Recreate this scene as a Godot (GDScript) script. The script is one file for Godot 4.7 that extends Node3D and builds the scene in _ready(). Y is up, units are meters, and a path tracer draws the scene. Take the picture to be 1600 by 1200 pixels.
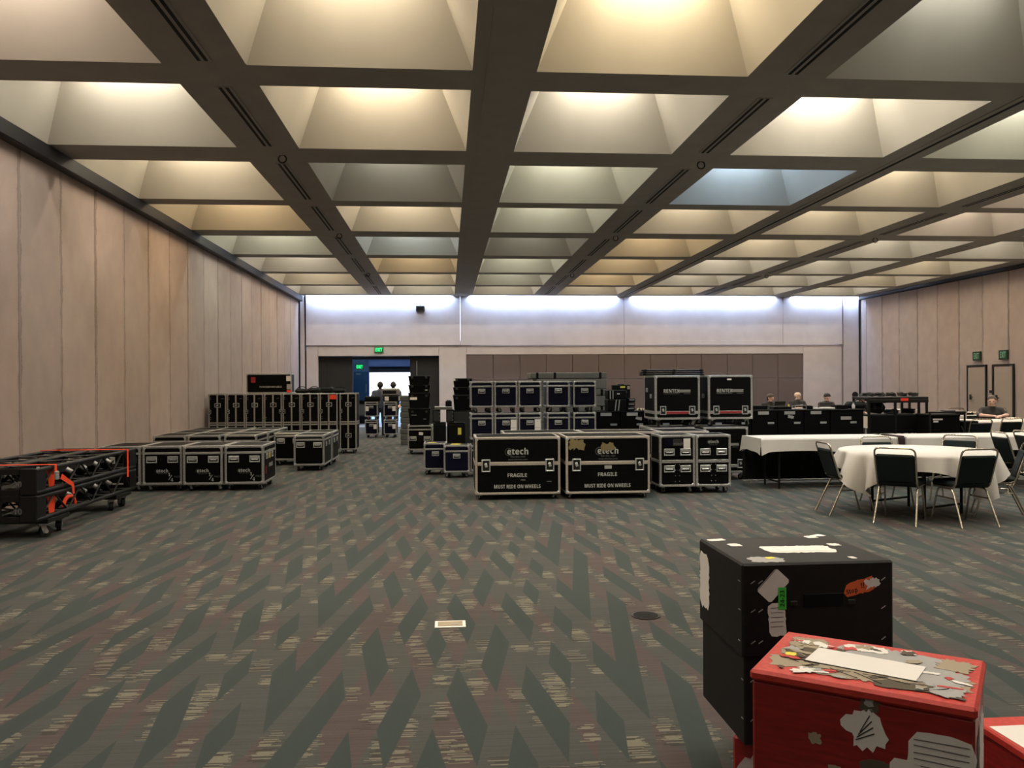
extends Node3D
# A convention hall with a coffered ceiling, road cases, tables and chairs. y is up, metres, the camera looks along -z.

const FOCAL := 1310.0
const EYE := Vector3(0, 1.62, 0)
const CEIL := 4.86
const FAR_Z := -31.7
const LEFT_X := -5.5
const RIGHT_X := 16.15
const BACK_Z := 1.15

var M := {}
var meshes := {}
var used := {}
var cam_basis: Basis
var rng := RandomNumberGenerator.new()
var font_bold: SystemFont
var font_plain: SystemFont
var font_mono: SystemFont
var font_serif: SystemFont

# coffer grid: edges of the long beams (x) and of the cross beams (z)
const BEAM_X := [[-5.5, -5.36], [-2.86, -2.02], [0.28, 0.95], [3.21, 4.06], [6.34, 6.93], [9.23, 10.04], [12.36, 13.0], [15.5, 16.15]]
const CROSS_Z := [[1.15, 0.55], [-2.0, -2.6], [-5.5, -6.1], [-8.72, -9.31], [-11.76, -12.52], [-15.1, -15.55], [-18.1, -18.78], [-21.45, -21.98], [-24.75, -25.2], [-27.9, -28.35], [-30.9, -31.38]]
# w warm, n neutral warm, g greenish white, c cool white, b blue, p pinkish, o orange, x nearly off
const LAMPS := ["yyyyyyy", "nwnnwnn", "pwWxnnn", "nwnNgww", "wxgbwpw", "owgwwpw", "gcxownn", "nogonnw", "wwgonnw", "nnnwwnn"]

func _ready():
	rng.seed = 7
	set_camera()
	set_environment()
	make_materials()
	build_shell()
	build_ceiling()
	build_far_wall()
	build_side_walls()
	build_corridor()
	build_floor_plates()
	build_front_boxes()
	build_big_cases()
	build_navy_cases()
	build_quarter_cases()
	build_tall_cases()
	build_trusses()
	build_bins()
	build_black_row()
	build_long_tables()
	build_round_table()
	build_back_right()
	build_people()

# ---------------------------------------------------------------- camera, sky, exposure
func set_camera():
	var yaw = atan(101.0 / FOCAL)
	cam_basis = Basis(Vector3.UP, -yaw) * Basis(Vector3.RIGHT, -3.0 / FOCAL) * Basis(Vector3.BACK, -0.0056)
	var c = Camera3D.new()
	c.name = "camera"
	c.fov = rad_to_deg(2.0 * atan(600.0 / FOCAL))
	c.near = 0.05
	c.far = 400.0
	c.transform = Transform3D(cam_basis, EYE)
	add_child(c)
	c.current = true

func set_environment():
	var e = Environment.new()
	e.tonemap_mode = Environment.TONE_MAPPER_LINEAR
	e.tonemap_exposure = 1.0
	e.background_mode = Environment.BG_SKY
	var sky = Sky.new()
	var sm = ProceduralSkyMaterial.new()
	sm.sky_top_color = Color(0.55, 0.7, 0.95)
	sm.sky_horizon_color = Color(0.92, 0.95, 1.0)
	sm.ground_bottom_color = Color(0.7, 0.72, 0.75)
	sm.ground_horizon_color = Color(0.9, 0.93, 0.97)
	sm.energy_multiplier = 5.0
	sky.sky_material = sm
	e.sky = sky
	e.sdfgi_enabled = true
	e.ssao_enabled = true
	e.ssil_enabled = true
	var w = WorldEnvironment.new()
	w.name = "environment"
	w.environment = e
	add_child(w)

# ---------------------------------------------------------------- pixels of the photograph to places
func ray(u, v) -> Vector3:
	return cam_basis * Vector3((u - 800.0) / FOCAL, -(v - 600.0) / FOCAL, -1.0)
func on_z(u, v, z) -> Vector3:
	var d = ray(u, v)
	return EYE + d * (z / d.z)
func on_y(u, v, y) -> Vector3:
	var d = ray(u, v)
	return EYE + d * ((y - EYE.y) / d.y)
func on_x(u, v, x) -> Vector3:
	var d = ray(u, v)
	return EYE + d * (x / d.x)

# ---------------------------------------------------------------- naming
func numbered(n: String) -> String:
	if not used.has(n):
		used[n] = 0
		return n
	used[n] += 1
	return "%s_%03d" % [n, used[n]]
func tag(o, label, category, group = ""):
	o.set_meta("label", label)
	o.set_meta("category", category)
	if group != "":
		o.set_meta("group", group)
	return o
func thing(n, label, category, at = Vector3.ZERO, turn = 0.0, group = ""):
	var o = Node3D.new()
	o.name = numbered(n)
	add_child(o)
	o.position = at
	o.rotation.y = turn
	return tag(o, label, category, group)
func structure(n, at = Vector3.ZERO):
	var o = Node3D.new()
	o.name = n
	add_child(o)
	o.position = at
	o.set_meta("kind", "structure")
	return o
func part(parent, n, mesh, mat, at = Vector3.ZERO, rot = Vector3.ZERO, sc = Vector3.ONE):
	var o = MeshInstance3D.new()
	o.name = n
	o.mesh = mesh
	o.material_override = mat
	parent.add_child(o, true)
	o.position = at
	o.rotation = rot
	o.scale = sc
	return o
func bpart(parent, n, size, at, mat, bevel = 0.0, rot = Vector3.ZERO):
	return part(parent, n, cbox(size, bevel), mat, at, rot)

# ---------------------------------------------------------------- mesh helpers
func quad(st: SurfaceTool, a: Vector3, b: Vector3, c: Vector3, d: Vector3, n: Vector3, uvs = null):
	var p = [a, b, c, d]
	var t = [Vector2(0, 1), Vector2(1, 1), Vector2(1, 0), Vector2(0, 0)] if uvs == null else uvs
	var order = [0, 2, 1, 0, 3, 2]
	if (b - a).cross(c - a).dot(n) < 0:
		order = [0, 1, 2, 0, 2, 3]
	for i in order:
		st.set_normal(n)
		st.set_uv(t[i])
		st.add_vertex(p[i])
func tri(st: SurfaceTool, a: Vector3, b: Vector3, c: Vector3, n: Vector3):
	var p = [a, c, b]
	if (b - a).cross(c - a).dot(n) < 0:
		p = [a, b, c]
	for v in p:
		st.set_normal(n)
		st.set_uv(Vector2(0.5, 0.5))
		st.add_vertex(v)
func begin() -> SurfaceTool:
	var st = SurfaceTool.new()
	st.begin(Mesh.PRIMITIVE_TRIANGLES)
	return st
# a box with chamfered edges, shared between equal boxes
func cbox(s: Vector3, b := 0.0) -> ArrayMesh:
	var key = "%.4f %.4f %.4f %.4f" % [s.x, s.y, s.z, b]
	if meshes.has(key):
		return meshes[key]
	var st = begin()
	add_box(st, s, Vector3.ZERO, b)
	meshes[key] = st.commit()
	return meshes[key]
func add_box(st: SurfaceTool, s: Vector3, at: Vector3, b := 0.0, turn := Basis.IDENTITY):
	var h = s / 2.0
	b = min(b, min(h.x, min(h.y, h.z)) * 0.95)
	var tf = func(p): return at + turn * p
	for a in 3:
		var u = (a + 1) % 3
		var v = (a + 2) % 3
		if a == 1:
			u = 0
			v = 2
		if a == 0:
			u = 2
			v = 1
		for sg in [-1.0, 1.0]:
			var pts = []
			var uvs = []
			for k in [[-1, -1], [1, -1], [1, 1], [-1, 1]]:
				var p = Vector3.ZERO
				p[a] = sg * h[a]
				p[u] = k[0] * (h[u] - b)
				p[v] = k[1] * (h[v] - b)
				pts.append(tf.call(p))
				uvs.append(Vector2(0.5 + p[u] / s[u], 0.5 - p[v] / s[v]))
			var n = Vector3.ZERO
			n[a] = sg
			quad(st, pts[0], pts[1], pts[2], pts[3], turn * n, uvs)
	if b <= 0.0:
		return
	for a in 3:
		var u = (a + 1) % 3
		var v = (a + 2) % 3
		for su in [-1.0, 1.0]:
			for sv in [-1.0, 1.0]:
				var n = Vector3.ZERO
				n[u] = su
				n[v] = sv
				var pts = []
				for k in [[-1, 0], [1, 0], [1, 1], [-1, 1]]:
					var p = Vector3.ZERO
					p[a] = k[0] * (h[a] - b)
					p[u] = su * (h[u] - (0.0 if k[1] == 0 else b))
					p[v] = sv * (h[v] - (b if k[1] == 0 else 0.0))
					pts.append(tf.call(p))
				quad(st, pts[0], pts[1], pts[2], pts[3], turn * n.normalized())
	for sx in [-1.0, 1.0]:
		for sy in [-1.0, 1.0]:
			for sz in [-1.0, 1.0]:
				var g = Vector3(sx, sy, sz)
				var q = h - Vector3(b, b, b)
				tri(st, tf.call(g * Vector3(h.x, q.y, q.z)), tf.call(g * Vector3(q.x, h.y, q.z)), tf.call(g * Vector3(q.x, q.y, h.z)), turn * g.normalized())
func cyl_mesh(sides := 12) -> Mesh:
	var key = "cyl%d" % sides
	if not meshes.has(key):
		var c = CylinderMesh.new()
		c.top_radius = 1.0
		c.bottom_radius = 1.0
		c.height = 1.0
		c.radial_segments = sides
		c.rings = 0
		meshes[key] = c
	return meshes[key]
# a straight round bar from a to b
func bar(parent, n, a: Vector3, b: Vector3, r, mat, sides := 10):
	var d = b - a
	var y = d.normalized()
	var x = y.cross(Vector3.FORWARD if abs(y.z) < 0.9 else Vector3.RIGHT).normalized()
	var o = part(parent, n, cyl_mesh(sides), mat)
	o.transform = Transform3D(Basis(x * r, d, x.cross(y) * r), (a + b) / 2.0)
	return o
# a tube swept along a path, as a mesh
func sweep(st: SurfaceTool, path: Array, r: float, sides := 8):
	var rings = []
	var up = Vector3(0.31, 0.17, 0.94).normalized()
	for i in path.size():
		var t = (path[min(i + 1, path.size() - 1)] - path[max(i - 1, 0)]).normalized()
		var x = (up - t * up.dot(t)).normalized()
		up = x
		var y = t.cross(x)
		var ring = []
		for k in sides:
			var a = TAU * k / sides
			ring.append([path[i] + (x * cos(a) + y * sin(a)) * r, x * cos(a) + y * sin(a)])
		rings.append(ring)
	for i in rings.size() - 1:
		for k in sides:
			var k2 = (k + 1) % sides
			var q = [rings[i][k], rings[i][k2], rings[i + 1][k2], rings[i + 1][k]]
			var order = [0, 1, 2, 0, 2, 3]
			if (q[1][0] - q[0][0]).cross(q[2][0] - q[0][0]).dot(q[0][1]) > 0:
				order = [0, 2, 1, 0, 3, 2]
			for j in order:
				st.set_normal(q[j][1])
				st.set_uv(Vector2.ZERO)
				st.add_vertex(q[j][0])
	for e in [0, rings.size() - 1]:
		var n = (path[0] - path[1]).normalized() if e == 0 else (path[-1] - path[-2]).normalized()
		for k in range(1, sides - 1):
			tri(st, rings[e][0][0], rings[e][k][0], rings[e][k + 1][0], n)
# a polyline with its corners rounded
func rounded(pts: Array, r: float, steps := 4) -> Array:
	var out = [pts[0]]
	for i in range(1, pts.size() - 1):
		var a = pts[i] + (pts[i - 1] - pts[i]).limit_length(r)
		var b = pts[i] + (pts[i + 1] - pts[i]).limit_length(r)
		for k in steps + 1:
			var t = float(k) / steps
			out.append(a.lerp(pts[i], t).lerp(pts[i].lerp(b, t), t))
	out.append(pts[-1])
	return out
func tube_mesh(pts: Array, r: float, round_r := 0.0, sides := 8) -> ArrayMesh:
	var st = begin()
	sweep(st, rounded(pts, round_r) if round_r > 0 else pts, r, sides)
	return st.commit()
# a flat sheet with the given outline (x, y), thick along z
func sheet(outline: PackedVector2Array, thick := 0.0008) -> ArrayMesh:
	var st = begin()
	var idx = Geometry2D.triangulate_polygon(outline)
	for i in range(0, idx.size(), 3):
		for z in [thick, 0.0]:
			tri(st, Vector3(outline[idx[i]].x, outline[idx[i]].y, z), Vector3(outline[idx[i + 1]].x, outline[idx[i + 1]].y, z), Vector3(outline[idx[i + 2]].x, outline[idx[i + 2]].y, z), Vector3(0, 0, 1 if z > 0 else -1))
	for i in outline.size():
		var a = outline[i]
		var b = outline[(i + 1) % outline.size()]
		var n = Vector3(b.y - a.y, a.x - b.x, 0).normalized()
		quad(st, Vector3(a.x, a.y, 0), Vector3(b.x, b.y, 0), Vector3(b.x, b.y, thick), Vector3(a.x, a.y, thick), n)
	return st.commit()
# an outline of torn paper
func torn(w: float, h: float, rough := 0.12, n := 7) -> PackedVector2Array:
	var out = PackedVector2Array()
	var m = n * 5
	for k in m:
		var a = TAU * (k + rng.randf_range(0.0, 0.6)) / m
		var d = Vector2(cos(a), sin(a))
		var e = 1.0 / pow(pow(abs(d.x) * 2.0 / w, 7.0) + pow(abs(d.y) * 2.0 / h, 7.0), 1.0 / 7.0)
		out.append(d * (e - min(w, h) * rough * rng.randf_range(-0.4, 1.0)))
	return out
func text_mesh(s: String, h: float, font, depth := 0.0006, spacing := 0.0) -> TextMesh:
	var key = "text %s %f %s" % [s, h, font.font_names[0]]
	if meshes.has(key):
		return meshes[key]
	var t = TextMesh.new()
	t.text = s
	t.font = font
	t.font_size = 48
	t.pixel_size = h / 35.0
	t.depth = depth
	t.curve_step = 2.0
	t.horizontal_alignment = HORIZONTAL_ALIGNMENT_CENTER
	t.vertical_alignment = VERTICAL_ALIGNMENT_CENTER
	meshes[key] = t
	return t
# lettering: cap height h, squeezed to the width w when w > 0
func lettering(parent, s, h, at: Vector3, mat, font, w = 0.0, rot = Vector3.ZERO):
	var m = text_mesh(s, h, font)
	var o = part(parent, "lettering", m, mat, at, rot)
	if w > 0.0:
		var have = m.get_aabb().size.x
		if have > 0.0:
			o.scale = Vector3(w / have, 1, 1)
	return o

# ---------------------------------------------------------------- materials
func mat(n: String, c: Color, rough := 0.8, metal := 0.0) -> StandardMaterial3D:
	var m = StandardMaterial3D.new()
	m.resource_name = n
	m.albedo_color = c
	m.roughness = rough
	m.metallic = metal
	M[n] = m
	return m
func noise_tex(freq: float, lo: Color, hi: Color, seed_ := 1, size := 256, type := FastNoiseLite.TYPE_SIMPLEX_SMOOTH, oct := 4) -> NoiseTexture2D:
	var f = FastNoiseLite.new()
	f.noise_type = type
	f.seed = seed_
	f.frequency = freq
	f.fractal_octaves = oct
	var g = Gradient.new()
	g.set_color(0, lo)
	g.set_color(1, hi)
	var t = NoiseTexture2D.new()
	t.width = size
	t.height = size
	t.seamless = true
	t.noise = f
	t.color_ramp = g
	return t
func textured(n, c: Color, rough, metal, tex, scale: Vector3):
	var m = mat(n, c, rough, metal)
	m.albedo_texture = tex
	m.uv1_triplanar = true
	m.uv1_world_triplanar = true
	m.uv1_scale = scale
	return m
func glow(n, c: Color, e: float):
	var m = mat(n, c, 0.5)
	m.emission_enabled = true
	m.emission = c
	m.emission_energy_multiplier = e
	return m
func fonts():
	font_bold = SystemFont.new()
	font_bold.font_names = PackedStringArray(["Droid Sans"])
	font_bold.font_weight = 700
	font_plain = SystemFont.new()
	font_plain.font_names = PackedStringArray(["Droid Sans"])
	font_mono = SystemFont.new()
	font_mono.font_names = PackedStringArray(["Droid Sans Mono"])
	font_serif = SystemFont.new()
	font_serif.font_names = PackedStringArray(["Droid Serif"])
	font_serif.font_weight = 700
func make_materials():
	fonts()
	var soft = noise_tex(0.012, Color(0.95, 0.95, 0.95), Color(1, 1, 1), 3)
	var fine = noise_tex(0.09, Color(0.8, 0.8, 0.8), Color(1, 1, 1), 5)
	var scuff = noise_tex(0.035, Color(0.55, 0.55, 0.55), Color(1, 1, 1), 9, 512)
	textured("beam", Color(0.6, 0.58, 0.545), 0.9, 0.0, soft, Vector3(0.5, 0.5, 0.5))
	textured("coffer", Color(0.715, 0.69, 0.64), 0.85, 0.0, noise_tex(0.008, Color(0.93, 0.93, 0.92), Color(1, 1, 1), 4), Vector3(0.3, 0.3, 0.3))
	mat("slot_black", Color(0.02, 0.02, 0.02), 0.9)
	mat("grille", Color(0.12, 0.12, 0.115), 0.7)
	mat("track_black", Color(0.035, 0.034, 0.033), 0.6)
	textured("far_wall", Color(0.8, 0.755, 0.75), 0.9, 0.0, soft, Vector3(0.4, 0.4, 0.4))
	textured("brown_panel", Color(0.46, 0.4, 0.385), 0.95, 0.0, fine, Vector3(2, 2, 2))
	mat("plaster", Color(0.5, 0.47, 0.44), 0.9)
	mat("door_paint", Color(0.62, 0.56, 0.51), 0.7)
	mat("dark_door", Color(0.115, 0.11, 0.105), 0.7)
	mat("door_frame", Color(0.07, 0.05, 0.04), 0.6)
	for k in 3:
		var m = mat("wall_panel_%d" % k, [Color(0.7, 0.625, 0.59), Color(0.685, 0.62, 0.59), Color(0.71, 0.64, 0.605)][k], 0.95)
		m.albedo_texture = panel_texture(20 + k)
	var cm = mat("carpet", Color(1, 1, 1), 1.0)
	cm.albedo_texture = carpet_texture()
	cm.rim_enabled = true
	cm.rim = 0.07
	cm.rim_tint = 0.6
	mat("concrete", Color(0.62, 0.63, 0.63), 0.7)
	textured("laminate", Color(0.034, 0.037, 0.039), 0.5, 0.0, scuff, Vector3(1.2, 1.2, 1.2))
	textured("navy", Color(0.07, 0.078, 0.16), 0.5, 0.0, scuff, Vector3(1.4, 1.4, 1.4))
	textured("aluminium", Color(0.8, 0.795, 0.785), 0.42, 0.45, scuff, Vector3(3, 3, 3))
	textured("aluminium_worn", Color(0.8, 0.78, 0.76), 0.5, 0.35, noise_tex(0.05, Color(0.7, 0.66, 0.61), Color(1, 1, 1), 8, 512), Vector3(2.5, 2.5, 2.5))
	mat("zinc", Color(0.72, 0.73, 0.73), 0.38, 0.55)
	mat("recess", Color(0.1, 0.1, 0.1), 0.6, 0.4)
	mat("caster_steel", Color(0.66, 0.66, 0.66), 0.4, 0.4)
	mat("rubber", Color(0.09, 0.088, 0.085), 0.75)
	mat("stencil", Color(0.66, 0.67, 0.66), 0.8)
	mat("stencil_dim", Color(0.36, 0.36, 0.36), 0.8)
	mat("paper", Color(0.86, 0.84, 0.82), 0.9)
	mat("paper_grey", Color(0.62, 0.61, 0.6), 0.9)
	mat("paper_tan", Color(0.6, 0.55, 0.47), 0.9)
	mat("paper_brown", Color(0.33, 0.29, 0.24), 0.9)
	mat("ink", Color(0.08, 0.08, 0.09), 0.8)
	mat("yellow", Color(0.85, 0.8, 0.3), 0.8)
	mat("orange_tag", Color(0.9, 0.24, 0.14), 0.8)
	mat("orange", Color(0.95, 0.28, 0.1), 0.75)
	mat("sticker_green", Color(0.25, 0.75, 0.25), 0.6)
	mat("sticker_orange", Color(0.85, 0.38, 0.18), 0.7)
	mat("red_band", Color(0.55, 0.1, 0.12), 0.5)
	textured("bare_wood", Color(0.52, 0.47, 0.33), 0.9, 0.0, fine, Vector3(3, 3, 3))
	textured("red_paint", Color(0.62, 0.125, 0.115), 0.5, 0.0, noise_tex(0.02, Color(0.72, 0.7, 0.7), Color(1, 1, 1), 17, 512), Vector3(0.9, 5, 0.9))
	textured("red_edge", Color(0.8, 0.22, 0.18), 0.5, 0.0, fine, Vector3(2, 2, 2))
	textured("black_box", Color(0.075, 0.072, 0.075), 0.6, 0.0, scuff, Vector3(1, 1, 1))
	textured("black_vinyl", Color(0.05, 0.05, 0.05), 0.55, 0.0, scuff, Vector3(2, 2, 2))
	mat("black_plastic", Color(0.055, 0.057, 0.06), 0.5)
	mat("black_steel", Color(0.06, 0.06, 0.06), 0.45, 0.3)
	textured("grey_slab", Color(0.42, 0.41, 0.385), 0.9, 0.0, fine, Vector3(2, 2, 2))
	mat("cloth", Color(0.77, 0.75, 0.73), 0.95)
	mat("cloth_brown", Color(0.2, 0.13, 0.125), 0.95)
	mat("cloth_black", Color(0.025, 0.026, 0.028), 0.95)
	textured("vinyl_green", Color(0.125, 0.155, 0.155), 0.5, 0.0, fine, Vector3(3, 3, 3))
	mat("brass", Color(0.78, 0.74, 0.68), 0.26, 0.92)
	mat("brass_dark", Color(0.2, 0.185, 0.165), 0.4, 0.7)
	for k in ["laminate", "navy", "black_vinyl", "black_plastic", "black_box", "vinyl_green"]:
		M[k].metallic_specular = 0.22
	M.black_box.metallic_specular = 0.4
	mat("screen", Color(0.05, 0.05, 0.055), 0.3)
	mat("silver", Color(0.6, 0.6, 0.6), 0.4, 0.6)
	mat("teal_paint", Color(0.13, 0.3, 0.42), 0.6)
	mat("blue_grey", Color(0.4, 0.47, 0.6), 0.7)
	var w = mat("wrap", Color(0.9, 0.86, 0.86, 0.45), 0.25)
	w.transparency = BaseMaterial3D.TRANSPARENCY_ALPHA
	glow("exit_green", Color(0.2, 1.0, 0.55), 1.6)
	mat("exit_plate", Color(0.06, 0.2, 0.1), 0.5)
	mat("exit_letter", Color(0.6, 0.85, 0.65), 0.6)
	glow("tube_cool", Color(0.86, 0.92, 1.0), 6.0)
	var skin = mat("body", Color(1, 1, 1), 0.7)
	skin.vertex_color_use_as_albedo = true

# the folding wall's cloth with rubbed grey grime along its joints
func panel_texture(seed_) -> ImageTexture:
	var f = FastNoiseLite.new()
	f.seed = seed_
	f.frequency = 0.03
	f.fractal_octaves = 4
	var w = 128
	var h = 512
	var data = PackedByteArray()
	data.resize(w * h * 3)
	var i = 0
	for y in h:
		var left = 3.0 + 5.0 * max(0.0, f.get_noise_2d(0, y * 0.7) + 0.25)
		var right = 2.0 + 4.0 * max(0.0, f.get_noise_2d(300, y * 0.9) + 0.1)
		for x in w:
			var n = f.get_noise_2d(x * 0.7, y * 0.5)
			var k = 0.96 + 0.035 * n + 0.025 * f.get_noise_2d(x * 17.0, y * 13.0)
			var grit = 0.5 + 0.5 * f.get_noise_2d(x * 9.0, y * 9.0 + 77.0)
			if x < left:
				k *= 0.74 + 0.2 * grit
			elif w - 1 - x < right:
				k *= 0.78 + 0.18 * grit
			var b = int(clamp(k, 0, 1) * 255)
			data[i] = b
			data[i + 1] = b
			data[i + 2] = b
			i += 3
	return ImageTexture.create_from_image(Image.create_from_data(w, h, false, Image.FORMAT_RGB8, data))

# woven carpet: lozenges of dark green on mauve and grey, with patches of short cross threads
func carpet_texture() -> ImageTexture:
	var N = 1024
	var nu = 28
	var nv = 4
	var r = RandomNumberGenerator.new()
	r.seed = 21
	# lozenge grid: far tip at (a - b, a + b) in half cells of 65 mm by 418 mm; wraps on the tile
	var cls = PackedInt32Array()
	cls.resize(nu * nv)
	for kx in nu:
		for kz in nv:
			var band = sin(TAU * (kx / 28.0 * 3.0 + kz / 4.0)) + 0.7 * sin(TAU * (kx / 28.0 * 2.0 - kz / 4.0 + 0.2))
			cls[kz * nu + kx] = 1 if band + r.randf_range(-0.8, 0.8) > 0.25 else 2
	# far tip in half cells and how the lozenge goes on: 0 alone, 1 towards +x, 2 towards -x
	for g in [[6, 0, 2], [16, 0, 0], [10, 0, 1], [0, 0, 0], [17, 1, 0], [21, 1, 0], [27, 1, 2], [14, 2, 2], [2, 2, 1], [8, 2, 0], [26, 2, 2], [19, 3, 0], [23, 3, 1]]:
		cls[g[1] * nu + g[0]] = 0
		if g[2] == 1:
			cls[posmod(g[1] + 1, nv) * nu + posmod(g[0] + 1, nu)] = 0
		if g[2] == 2:
			cls[posmod(g[1] + 1, nv) * nu + posmod(g[0] - 1, nu)] = 0
	var cols = [Color(0.0135, 0.0235, 0.0225), Color(0.044, 0.0305, 0.03), Color(0.0335, 0.035, 0.0325)]
	var patches = []
	for k in 40:
		patches.append([r.randf(), r.randf(), r.randf_range(0.022, 0.036), r.randf_range(0.05, 0.085)])
	var f = FastNoiseLite.new()
	f.seed = 5
	f.frequency = 0.02
	var data = PackedByteArray()
	data.resize(N * N * 3)
	var i = 0
	for y in N:
		var v = float(y) / N
		var row = []
		for p in patches:
			var dv = abs(v - p[1])
			dv = min(dv, 1.0 - dv)
			if dv < p[3] / 1.0:
				row.append(p)
		var thread = y / 6
		r.seed = 1000 + thread
		var spans = []
		for p in row:
			var c = p[0] + r.randf_range(-0.012, 0.012)
			var kind = r.randf()
			spans.append([c, p[2] * r.randf_range(0.55, 1.05), 0 if kind < 0.42 else (1 if kind < 0.66 else 2)])
		var tone = r.randf_range(0.86, 1.14)
		for x in N:
			var u = float(x) / N
			var fx = u * nu
			var fz = v * nv
			var a = floori((fz + fx) / 2.0)
			var b = floori((fz - fx) / 2.0)
			var k = cls[posmod(a + b, nv) * nu + posmod(a - b, nu)]
			var c: Color = cols[k]
			if k > 0:
				c = c * (tone + 0.12 * f.get_noise_2d(x * 0.35, thread * 23.0))
				for s in spans:
					var du = abs(u - s[0])
					du = min(du, 1.0 - du)
					if du < s[1]:
						if s[2] == 0:
							c = Color(0.118, 0.109, 0.08)
						elif s[2] == 1:
							c = Color(0.02, 0.017, 0.013)
			var grain = 0.82 + 0.36 * (hash(x * 7919 + y * 104729) % 1000) / 1000.0
			data[i] = int(clamp(pow(c.r * grain, 0.4545), 0, 1) * 255)
			data[i + 1] = int(clamp(pow(c.g * grain, 0.4545), 0, 1) * 255)
			data[i + 2] = int(clamp(pow(c.b * grain, 0.4545), 0, 1) * 255)
			i += 3
	var img = Image.create_from_data(N, N, false, Image.FORMAT_RGB8, data)
	img.generate_mipmaps()
	return ImageTexture.create_from_image(img)

# ---------------------------------------------------------------- the hall
func build_shell():
	var st = begin()
	var x0 = -5.9
	var x1 = 16.6
	var z0 = -31.1
	var z1 = 1.4
	var pts = [Vector3(x0, 0, z1), Vector3(x1, 0, z1), Vector3(x1, 0, z0), Vector3(x0, 0, z0)]
	var uvs = []
	for p in pts:
		uvs.append(Vector2((p.x + 0.6) / 1.82, (p.z + 6.45) / 1.67))
	quad(st, pts[0], pts[1], pts[2], pts[3], Vector3.UP, uvs)
	var low = []
	for p in pts:
		low.append(p - Vector3(0, 0.2, 0))
	quad(st, low[0], low[1], low[2], low[3], Vector3.DOWN)
	for k in 4:
		var k2 = (k + 1) % 4
		var n = (pts[k] + pts[k2]) / 2 - Vector3((x0 + x1) / 2, 0, (z0 + z1) / 2)
		n = Vector3(n.x, 0, 0).normalized() if k % 2 == 1 else Vector3(0, 0, n.z).normalized()
		quad(st, low[k], low[k2], pts[k2], pts[k], n)
	var fl = structure("floor")
	part(fl, "carpet", st.commit(), M.carpet)
	fl.get_child(0).set_meta("label", "patterned carpet of dark green lozenges on mauve and grey")
	var wb = structure("wall_back")
	bpart(wb, "plaster", Vector3(22.6, 6.2, 0.3), Vector3(5.3, 3.1, BACK_Z + 0.15), M.plaster)

func build_ceiling():
	var c = structure("ceiling")
	bpart(c, "roof_slab", Vector3(22.6, 0.2, 36.4), Vector3(5.3, 6.0, -16.0), M.plaster)
	for k in BEAM_X.size():
		var b = BEAM_X[k]
		bpart(c, "long_beam", Vector3(b[1] - b[0], 0.06, 1.15 + 31.38), Vector3((b[0] + b[1]) / 2, CEIL + 0.03, (1.15 - 31.38) / 2), M.beam)
	var tints = {"w": Color(1.0, 0.935, 0.825), "W": Color(1.0, 0.92, 0.78), "n": Color(1.0, 0.968, 0.905), "N": Color(1.0, 0.97, 0.91), "g": Color(0.975, 0.985, 0.915), "c": Color(0.92, 0.975, 1.0), "b": Color(0.75, 0.87, 1.0), "p": Color(1.0, 0.925, 0.86), "o": Color(1.0, 0.885, 0.71), "x": Color(0.98, 0.98, 0.94), "y": Color(1.0, 0.968, 0.905)}
	for j in CROSS_Z.size():
		for k in BEAM_X.size() - 1:
			var xa = BEAM_X[k][1]
			var xb = BEAM_X[k + 1][0]
			var q = CROSS_Z[j]
			bpart(c, "cross_beam", Vector3(xb - xa, 0.06, q[0] - q[1]), Vector3((xa + xb) / 2, CEIL + 0.03, (q[0] + q[1]) / 2), M.beam)
			if j + 1 < CROSS_Z.size():
				var key = LAMPS[j][k]
				coffer(c, xa, xb, q[1], CROSS_Z[j + 1][0], tints[key], {"x": 0.3, "y": 0.36, "W": 1.5, "N": 1.35, "b": 1.0, "c": 0.8, "g": 0.85}.get(key, 1.0) * rng.randf_range(0.88, 1.1))
	# air slots, folding-wall tracks and hooks under the long beams
	for k in [1, 3, 5]:
		var x = (BEAM_X[k][0] + BEAM_X[k][1]) / 2 + 0.02
		for j in range(2, CROSS_Z.size() - 1):
			var za = CROSS_Z[j][1] - 0.05
			var zb = CROSS_Z[j + 1][0] + 0.1
			var slot = bpart(c, "air_slot", Vector3(0.17, 0.008, za - zb), Vector3(x, CEIL - 0.004, (za + zb) / 2), M.beam)
			for s in [-1, 1]:
				bpart(slot, "slit", Vector3(0.034, 0.004, za - zb - 0.03), Vector3(s * 0.036, -0.0055, 0), M.slot_black)
			if j % 2 == 0:
				var ring = TorusMesh.new()
				ring.inner_radius = 0.045
				ring.outer_radius = 0.065
				ring.rings = 16
				ring.ring_segments = 6
				part(c, "hook_ring", ring, M.grille, Vector3(x + 0.1, CEIL - 0.05, (CROSS_Z[j][0] + CROSS_Z[j][1]) / 2), Vector3(PI / 2, 0, 0))
	for x in [6.68]:
		var tr = bpart(c, "wall_track", Vector3(0.2, 0.012, 32.4), Vector3(x, CEIL - 0.006, -15.15), M.beam)
		bpart(tr, "groove", Vector3(0.05, 0.004, 32.3), Vector3(0, -0.0075, 0), M.slot_black)
	var seam = bpart(c, "cover_plate", Vector3(0.36, 0.006, 32.4), Vector3(0.6, CEIL - 0.003, -15.15), M.beam)
	seam.name = "cover_plate"

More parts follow.
